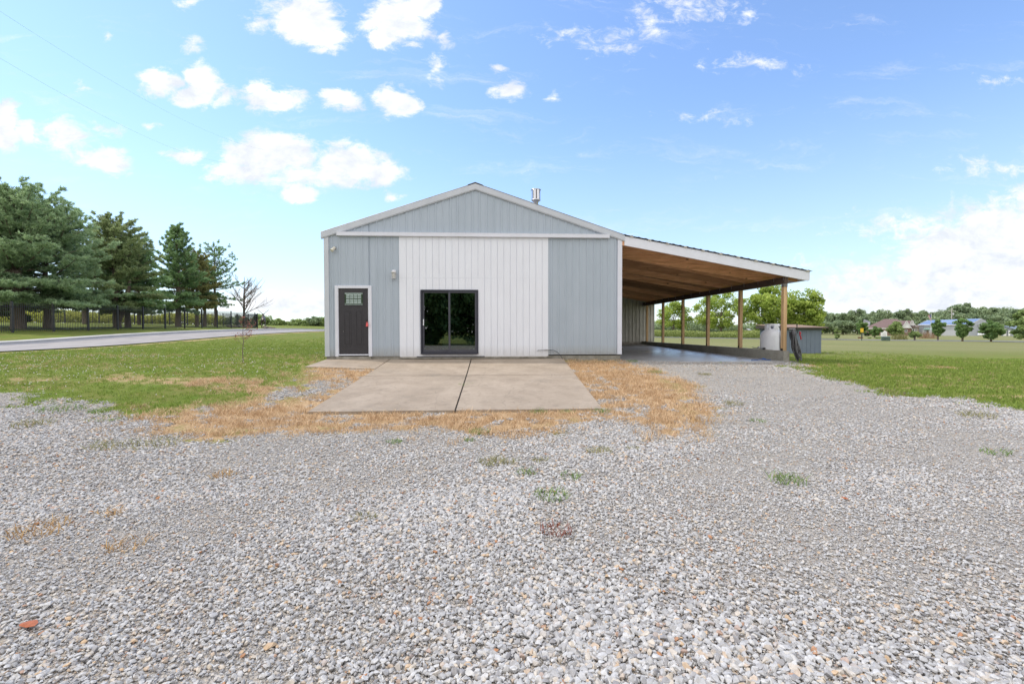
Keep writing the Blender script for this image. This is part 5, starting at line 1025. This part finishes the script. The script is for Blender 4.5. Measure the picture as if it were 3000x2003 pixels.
rockm = pmat('field_rock', (.3,.26,.21), (.16,.13,.1), 4, .95, bump=.02, bscale=8)
for i, (px, D, s, lb) in enumerate([(672,53.5,.9,'flat boulder left of the bare tree'),(690,53,.7,'brown boulder just right of the bare tree'),(704,53.8,.9,'wide boulder between bare tree and elk'),(722,53,.75,'boulder by the elk front legs'),(740,52.6,.6,'squat boulder under the elk belly'),(778,52,.8,'rounded rock right of the elk'),(792,52,.7,'leaning dark rock in the rock trail'),(806,52,.55,'last small rock at the right end of rock trail')]):
    x, y = spot(px, D); o = link('boulder', rock_hull(200 + i, 1.3, .9, .75), rockm if i == 0 else bpy.data.materials['field_rock']); o.location = (x, y, Tf(x, y) + .12 * s); o.scale = (s, s, s * .8); o.rotation_euler = (0, .1, i); tag(o, lb, 'rock', 'rocks round the elk sculpture')

# ---------------------------------------------------------------- houses and far things on the right
def zb(px, D): x, y = spot(px, D); return x, y, Tf(x, y)
brickm = pmat('brown_brick', (.21,.125,.1), (.3,.2,.165), 14, .9); shing = pmat('brown_shingle', (.15,.1,.095), (.2,.14,.135), 5, .95); wtrim = pmat('house_white', (.72,.72,.72), None, 5, .6); wing = pmat('house_window', (.05,.06,.07), None, 3, .15)
greym = pmat('light_steel_wall', (.48,.5,.54), (.44,.46,.5), .7, .5, stretch=(6,6,.1)); blueroof = pmat('blue_panel_roof', (.17,.24,.4), (.26,.33,.47), .6, .35, stretch=(.3,.3,3), lo=.45, hi=.55)
D = 165; u_ = D / FPX     # metres per photo pixel there
hx, hy, hz = zb(2640, D); hr_ = R(-42)
def frame_rot(): return math.atan2(-_rr[1], _rr[0])
fr0_ = math.atan2(_rr[1], _rr[0])
def FZ_(px): return fr0_ - math.atan((px - 1500) / FPX)
def CS(px): return math.cos(math.atan((px - 1500) / FPX))
bh = empty('brick_house', (hx, hy, CAM[2] - 15.5 * u_), 'brown brick house with a hipped brown shingle roof and white gables', 'house', rz=FZ_(2640))
W = lambda px: (px - 2640) * u_ * CS(2640); Hh = lambda py: (984.5 - py) * u_
ev, rg = Hh(963), Hh(935)
MB().box((W(2529),0,-.5),(W(2668),9,ev)).box((W(2640),-2.5,-.5),(W(2668),0,ev)).build('brick_wall', brickm, bh)
MB().add([(W(2526),-.6,ev),(W(2672),-.6,ev),(W(2672),10,ev),(W(2526),10,ev),(W(2588),4.5,rg),(W(2626),4.5,rg)],[(0,1,5,4),(1,2,5),(2,3,4,5),(3,0,4),(3,2,1,0)]).add([(W(2626),3,Hh(941)),(W(2676),3,Hh(941)),(W(2676),-1,ev+1),(W(2640),-1,ev+1),(W(2676),8,ev),(W(2626),8,ev)],[(0,3,2,1),(0,1,4,5)]).build('roof', shing, bh)
MB().box((W(2527),-.62,ev-.25),(W(2669),-.55,ev+.03)).build('eave_trim', wtrim, bh)
for a, b_, pk, yy, l in ((2642,2668,943.5,-3.2,963),(2662,2680,941.5,-1.5,956)):
    m_ = (a + b_) / 2; zz = Hh(l)
    MB().add([(W(a),yy,zz),(W(b_),yy,zz),(W(m_),yy,Hh(pk))],[(0,1,2)]).build('gable_face', wtrim, bh)
    MB().add([(W(a)-.3,yy-.2,zz-.2),(W(m_),yy-.2,Hh(pk)+.25),(W(b_)+.3,yy-.2,zz-.2),(W(a)-.3,yy+5,zz-.2),(W(m_),yy+5,Hh(pk)+.25),(W(b_)+.3,yy+5,zz-.2),(W(a)-.3,yy-.2,zz-.5),(W(m_),yy-.2,Hh(pk)-.05),(W(b_)+.3,yy-.2,zz-.5)],[(0,1,4,3),(1,2,5,4)]).build('gable_roof', shing, bh)
    MB().add([(W(a)-.3,yy-.22,zz-.2),(W(m_),yy-.22,Hh(pk)+.25),(W(b_)+.3,yy-.22,zz-.2),(W(a)-.3,yy-.22,zz-.5),(W(m_),yy-.22,Hh(pk)-.1),(W(b_)+.3,yy-.22,zz-.5)],[(3,4,1,0),(4,5,2,1)]).build('barge_board', wtrim, bh)
MB().box((W(2662),-1.4,-.5),(W(2690),5,Hh(961))).build('entry_wall', pmat('tan_brick', (.3,.25,.19), (.22,.18,.14), 10, .9), bh)
MB().add([(W(2660),-2,Hh(960)),(W(2693),-2,Hh(960)),(W(2693),6,Hh(960)),(W(2660),6,Hh(960)),(W(2676),2,Hh(950))],[(0,1,4),(1,2,4),(2,3,4),(3,0,4)]).build('entry_roof', shing, bh)
for a, b_, t, l in ((2652,2656,968,974),(2674,2677,965,974),(2681,2684,965,974)):
    w_ = MB().box((W(a)-.15,-2.56 if a < 2660 else -1.46,Hh(l)-.15),(W(b_)+.15,-2.5 if a < 2660 else -1.4,Hh(t)+.15)).build('window', wtrim, bh); MB().box((W(a),-2.6 if a < 2660 else -1.5,Hh(l)),(W(b_),-2.56 if a < 2660 else -1.46,Hh(t))).build('pane', wing, w_)
D2 = 178; u2 = D2 / FPX; gx, gy, gz = zb(2540, D2); gh = empty('grey_house', (gx, gy, CAM[2] - 15 * u2), 'grey two storey house end peeking behind the maple', 'house', rz=FZ_(2540))
MB().add([(-(12)*u2,0,-.5),(8*u2,0,-.5),(8*u2,0,(984-958)*u2),(-12*u2,0,(984-958)*u2),(-8*u2,0,(984-938)*u2),(-12*u2,8,-.5),(8*u2,8,-.5),(8*u2,8,(984-958)*u2),(-12*u2,8,(984-958)*u2)],[(0,1,2,3),(1,6,7,2),(3,2,4)]).build('wall', pmat('grey_lap_siding', (.3,.31,.33)), gh)
MB().add([(-14*u2,-.4,(984-957)*u2),(9*u2,-.4,(984-957)*u2),(9*u2,4,(984-943)*u2),(-10*u2,4,(984-936)*u2)],[(0,1,2,3)]).build('roof', pmat('grey_shingle', (.2,.2,.22)), gh)
gh.scale = (.78, 1, 1)
w_ = MB().box((-1*u2,-.5,(984-957)*u2),(6*u2,1.5,(984-947)*u2)).build('dormer', wtrim, gh); MB().box((.8*u2,-.56,(984-955)*u2),(4*u2,-.5,(984-949)*u2)).build('pane', wing, w_)
D3 = 160; u3 = D3 / FPX; mx, my, mz = zb(2780, D3); mbld = empty('metal_building', (mx, my, CAM[2] - 15.5 * u3), 'long pale metal building with a blue panelled roof', 'building', rz=FZ_(2780))
W3 = lambda px: (px - 2780) * u3 * CS(2780); H3 = lambda py: (984.5 - py) * u3
MB().add([(W3(2688),0,-.6),(W3(2838),0,-.6),(W3(2838),0,H3(953)),(W3(2688),0,H3(953)),(W3(2890),3,-.6),(W3(2901),3,-.6)],[(0,1,2,3)]).build('long_wall', greym, mbld)
MB().add([(W3(2838),0,-.6),(W3(2904),8,-.6),(W3(2904),8,H3(949)),(W3(2872),4,H3(936)),(W3(2838),0,H3(953))],[(0,1,2,3,4)]).build('gable_wall', pmat('blue_grey_steel_wall', (.4,.43,.48), (.37,.4,.45), .7, .5), mbld)
MB().add([(W3(2684),-.5,H3(953.5)),(W3(2840),-.5,H3(953.5)),(W3(2872),7,H3(935.5)),(W3(2712),7,H3(938.5))],[(0,1,2,3)]).build('roof', blueroof, mbld)
MB().add([(W3(2684),-.52,H3(955)),(W3(2840),-.52,H3(955)),(W3(2840),-.52,H3(953)),(W3(2684),-.52,H3(953)),(W3(2873),3.8,H3(936.8)),(W3(2873),3.8,H3(935))],[(0,1,2,3),(1,4,5,2)]).build('eave_trim', wtrim, mbld)
MB().box((W3(2684),-.5,0),(W3(2684)+.4,0,.01)).add([(W3(2684),-.5,H3(953)),(W3(2712),7,H3(938)),(W3(2712),7,H3(940)),(W3(2684),-.5,H3(955))],[(0,1,2,3)]).build('rake_trim', wtrim, mbld)
for a, t, l in ((2867,952.5,958.5),(2867,969,975)):
    w_ = MB().box((W3(a)-.2,2.8,H3(l)),(W3(a+3.5)+.2,3.6,H3(t))).build('window', wtrim, mbld); MB().box((W3(a)+.05,2.7,H3(l)+.2),(W3(a+3.5)-.05,2.8,H3(t)-.2)).build('pane', wing, w_)
MB().hexa([(W3(2702),-3,H3(968)),(W3(2736),-3,H3(968)),(W3(2734),0,H3(963)),(W3(2706),0,H3(963)),(W3(2702),-3,H3(967)),(W3(2736),-3,H3(967)),(W3(2734),0,H3(962)),(W3(2706),0,H3(962))]).build('porch_roof', pmat('green_porch_roof', (.2,.3,.25)), mbld)
for px in (2703, 2722, 2735): MB().box((W3(px)-.07,-2.9,-.5),(W3(px)+.07,-2.75,H3(968))).build('porch_post', wtrim, mbld)
MB().box((W3(2713),-.06,-.3),(W3(2719),0,H3(970))).build('porch_door', pmat('tan_door', (.3,.24,.17)), mbld)
D4 = 150; u4 = D4 / FPX; ax, ay, az = zb(2965, D4); ga = empty('grey_garage', (ax, ay, CAM[2] - 15.5 * u4), 'small grey garage with white doors beside the right frame edge', 'garage', rz=FZ_(2965))
MB().add([(-32*u4,0,-.4),(6*u4,0,-.4),(6*u4,0,18*u4),(-28*u4,0,27*u4),(-32*u4,0,26*u4)],[(0,1,2,3,4)]).build('wall', pmat('grey_garage_wall', (.3,.33,.36)), ga)
MB().add([(-32*u4,-.4,26.2*u4),(-26*u4,-.4,27.6*u4),(8*u4,-.4,18*u4),(24*u4,5,27*u4),(-20*u4,5,28.5*u4)],[(0,1,4),(1,2,3,4)]).build('roof', pmat('slate_blue_roof', (.2,.25,.32)), ga)
ga.scale = (.68, 1, 1)
MB().box((-26*u4,-.1,-.2),(-16*u4,0,19*u4)).build('garage_door', wtrim, ga); MB().box((-11*u4,-.1,-.2),(-5*u4,0,14*u4)).build('side_door', wtrim, ga); MB().box((-16*u4,-.14,-.2),(-14.6*u4,-.02,19*u4)).build('door_jamb', M['blackmetal'], ga)
x, y, z = zb(2590, 140); u5 = 140 / FPX; o = empty('white_shed', (x, y, CAM[2] - 16 * u5), 'small white arched shed in front of the brick house', 'shed', rz=FZ_(2590))
o.scale = (.77, 1, 1); P = [(-10*u5,0,-.3),(9*u5,0,-.3),(9*u5,0,10*u5),(6*u5,0,13.5*u5),(0,0,15.5*u5),(-6*u5,0,13*u5),(-10*u5,0,9*u5)]; MB().add(P + [(a, 3, c) for a, _, c in P], [tuple(range(7))] + [(i, (i+1) % 7, 7+(i+1) % 7, 7+i) for i in range(7)]).build('shed_shell', wtrim, o); MB().box((-4*u5,-.06,-.2),(4*u5,-.01,8*u5)).build('shed_door', pmat('shed_door_white', (.6,.6,.6)), o)
# sign, box, pole, flag, tank
sx_, sy_, sz_ = zb(2525, 56); u6 = 56 / FPX; o = empty('yellow_sign', (sx_, sy_, sz_), 'yellow rectangular sign on a dark post by the road', 'sign', rz=fr0_ - .6)
MB().box((-.04,-.03,0),(.04,.03,1.15)).build('sign_post', pmat('dark_green_post', (.03,.06,.05)), o); MB().box((-.15,-.05,1.0),(.15,-.035,1.52)).build('sign_panel', pmat('sign_yellow', (.75,.5,.03), (.7,.46,.03), 5, .5), o)
MB().box((-.1,-.058,1.42),(.1,-.052,1.46)).box((-.12,-.058,1.1),(.12,-.052,1.115)).build('sign_marks', pmat('sign_brown', (.3,.2,.03)), o)
x, y, z = zb(2595, 55); o = empty('transformer_box', (x, y, z), 'dark green utility transformer box on the grass by the road', 'utility box', rz=fr0_ - .6)
gm_ = pmat('utility_green', (.05,.085,.07), (.07,.11,.09), 4, .5); MB().box((-.4,-.35,-.1),(.4,.35,.44)).build('cabinet', gm_, o, .02); MB().hexa([(-.42,-.38,.44),(.42,-.38,.44),(.42,.37,.44),(-.42,.37,.44),(-.42,-.3,.5),(.42,-.3,.5),(.42,.37,.52),(-.42,.37,.52)]).build('lid', gm_, o); MB().box((-.1,-.36,.05),(-.085,-.352,.42)).build('door_seam', M['blackmetal'], o)
x, y, z = zb(2787, 185); up = 185 / FPX; o = empty('power_pole', (x, y, z), 'pale wooden power pole behind the blue roof', 'power pole', rz=fr0_ - .6); pz = CAM[2] + (969 - 904) * up - z
MB().tube([(0,0,0),(0,0,pz)], [.2,.14], 8).build('pole', pmat('weathered_pole', (.5,.47,.43)), o); MB().box((-1.2,-.1,pz-1.35),(1.2,.1,pz-1.2)).build('crossarm', bpy.data.materials['weathered_pole'], o); MB().lathe([(.25,0),(.25,.8),(.001,.82)], (.45,0,pz-2.9), 12).build('transformer_can', M['steel'], o)
for k in (-1.1, 0, 1.1): MB().lathe([(.05,0),(.07,.1),(.02,.2)], (k,0,pz-1.2 if k else pz), 8).build('insulator', M['steel'], o)
x, y, z = zb(2727, 100); uf = 100 / FPX; o = empty('flagpole', (x, y, z), 'white flagpole standing before the metal building', 'flagpole', rz=fr0_ - .6); fz_ = CAM[2] + (969 - 921) * uf - z
MB().tube([(0,0,0),(0,0,fz_)], [.07,.04], 8).build('pole', wtrim, o); MB().lathe([(.001,0),(.09,.06),(.001,.14)], (0,0,fz_), 8).build('finial', M['steel'], o)
fg = empty('hanging_flag', (x, y, z + fz_ - .15), 'limp red white and blue flag on the flagpole', 'flag', rz=fr0_ - .6)
wv = lambda i, j: (-.05 - .13 * i + .012 * j * i, .09 * math.sin(i * 2.6 + j * .25), -.115 * j - .06 * i)
colr = [pmat('flag_red', (.5,.05,.07)), wtrim, pmat('flag_blue', (.03,.05,.2))]
for nm, sel, m_ in (('red_stripes', lambda i, j: j % 2 == 0 and not (i < 2 and j < 6), colr[0]), ('white_stripes', lambda i, j: j % 2 == 1 and not (i < 2 and j < 6), colr[1]), ('blue_canton', lambda i, j: i < 2 and j < 6, colr[2])):
    mb = MB()
    for i in range(4):
        for j in range(11):
            if sel(i, j): mb.add([wv(i, j), wv(i + 1, j), wv(i + 1, j + 1), wv(i, j + 1)], [(0, 1, 2, 3)])
    mb.build(nm, m_, fg)
x, y, z = zb(2874, 140); o = empty('lying_propane_tank', (x, y, z), 'white horizontal propane tank beside metal building gable', 'propane tank', rz=fr0_ - .6)
MB().tube([(-.75,0,.6),(-.68,0,.6),(-.5,0,.6),(.5,0,.6),(.68,0,.6),(.75,0,.6)], [.1,.35,.46,.46,.35,.1], 14).build('tank_body', M['tank'], o); MB().box((-.5,-.2,0),(-.4,.2,.3)).build('leg', M['steel'], o); MB().box((.4,-.2,0),(.5,.2,.3)).build('leg', M['steel'], o)
x, y, z = zb(2077, 50); o = empty('marker_post', (x, y, z), 'thin green post with a white top panel by the road', 'marker', rz=fr0_ - .6); MB().box((-.025,-.02,0),(.025,.02,1.15)).build('stake', gm_, o); MB().box((-.09,-.035,.82),(.09,-.022,1.18)).build('marker_panel', wtrim, o)
x, y, z = zb(2188, 120); us = 120 / FPX; o = empty('white_farm_shed', (x, y, z), 'pale shed with low roof beyond the tall grass', 'shed', rz=fr0_ - .6); MB().add([(-14*us,0,0),(10*us,0,0),(10*us,0,12*us),(-1*us,0,20*us),(-14*us,0,13*us),(-14*us,5,0),(10*us,5,0),(10*us,5,12*us),(-14*us,5,13*us),(-1*us,5,20*us)],[(0,1,2,3,4),(1,6,7,2),(0,4,8,5)]).build('wall', greym, o); MB().add([(-16*us,-.4,12.5*us),(-1*us,-.4,21*us),(12*us,-.4,11.5*us),(-16*us,5,12.5*us),(-1*us,5,21*us),(12*us,5,11.5*us)],[(0,1,4,3),(1,2,5,4)]).build('roof', pmat('pale_grey_roof', (.45,.45,.47)), o)
x, y, z = zb(2045, 68); o = empty('white_canoe', (x, y, z + .5), 'small white hull lying in the tall grass', 'boat', rz=.4); MB().tube([(-.9,0,.25),(-.6,0,.1),(0,0,0),(.6,0,.1),(.9,0,.25)], [.03,.2,.3,.2,.03], 10, flat=.6).build('hull', wtrim, o)
# dry ornamental clumps by the road
for i, (px, D, w, lb, c) in enumerate([(2521,74,12,'rusty grass clump behind the yellow sign','straw'),(2548,74,9,'small green clump right of the yellow sign','green'),(2572,72,13,'low leafy clump before the low spreading tree','green'),(2718,78,46,'wide reddish ornamental grass bed below the flagpole','straw'),(2636,66,40,'tall green brown grass clump under the pointed tree','olive')]):
    x, y, z = zb(px, D); s = w / FPX * D / 2; me = blade_mesh(300 + i, 260, min(1.6, s * .95), .03, s, .6); o = link('grass_clump', me, {'straw': leaf_mat('rusty_clump', (.3,.17,.1), (.45,.32,.2)), 'green': LB4, 'olive': leaf_mat('olive_clump', (.15,.15,.05), (.32,.3,.12))}[c]); o.location = (x, y, z); tag(o, lb, 'grass clump', 'grass clumps by the road')
for i, (px, D, w, hpx, lb) in enumerate([(2540,150,26,6,'dark clipped hedge along the brick house left wall'),(2739,150,12,10,'round dark shrub at the metal building porch')]):
    x, y, z = zb(px, D); tree('clipped_shrub', x, y, hpx / FPX * D + .6, w / 2 / FPX * D, .0, 400 + i, LB5, lb, cat='shrub', n=1800, nclump=14, leaf=.35, tr=.05)
# overhead wires at the upper left
for i, (a, b_, lb) in enumerate([(((0,34),40),((700,420),95),'upper thin overhead wire crossing the top left sky'),(((0,171),40),((620,470),95),'lower thin overhead wire crossing the top left sky')]):
    pa = CAM + ray(*a[0]) * a[1]; pb = CAM + ray(*b_[0]) * b_[1]; d = pb - pa; P = [tuple(pa + d * t - np.array([0, 0, 1.2 * 4 * t * (1 - t)])) for t in np.linspace(-.6, 1.3, 30)]
    o = MB().tube(P, .007, 5).build('overhead_wire', M['steel']); tag(o, lb, 'wire', 'overhead wires')
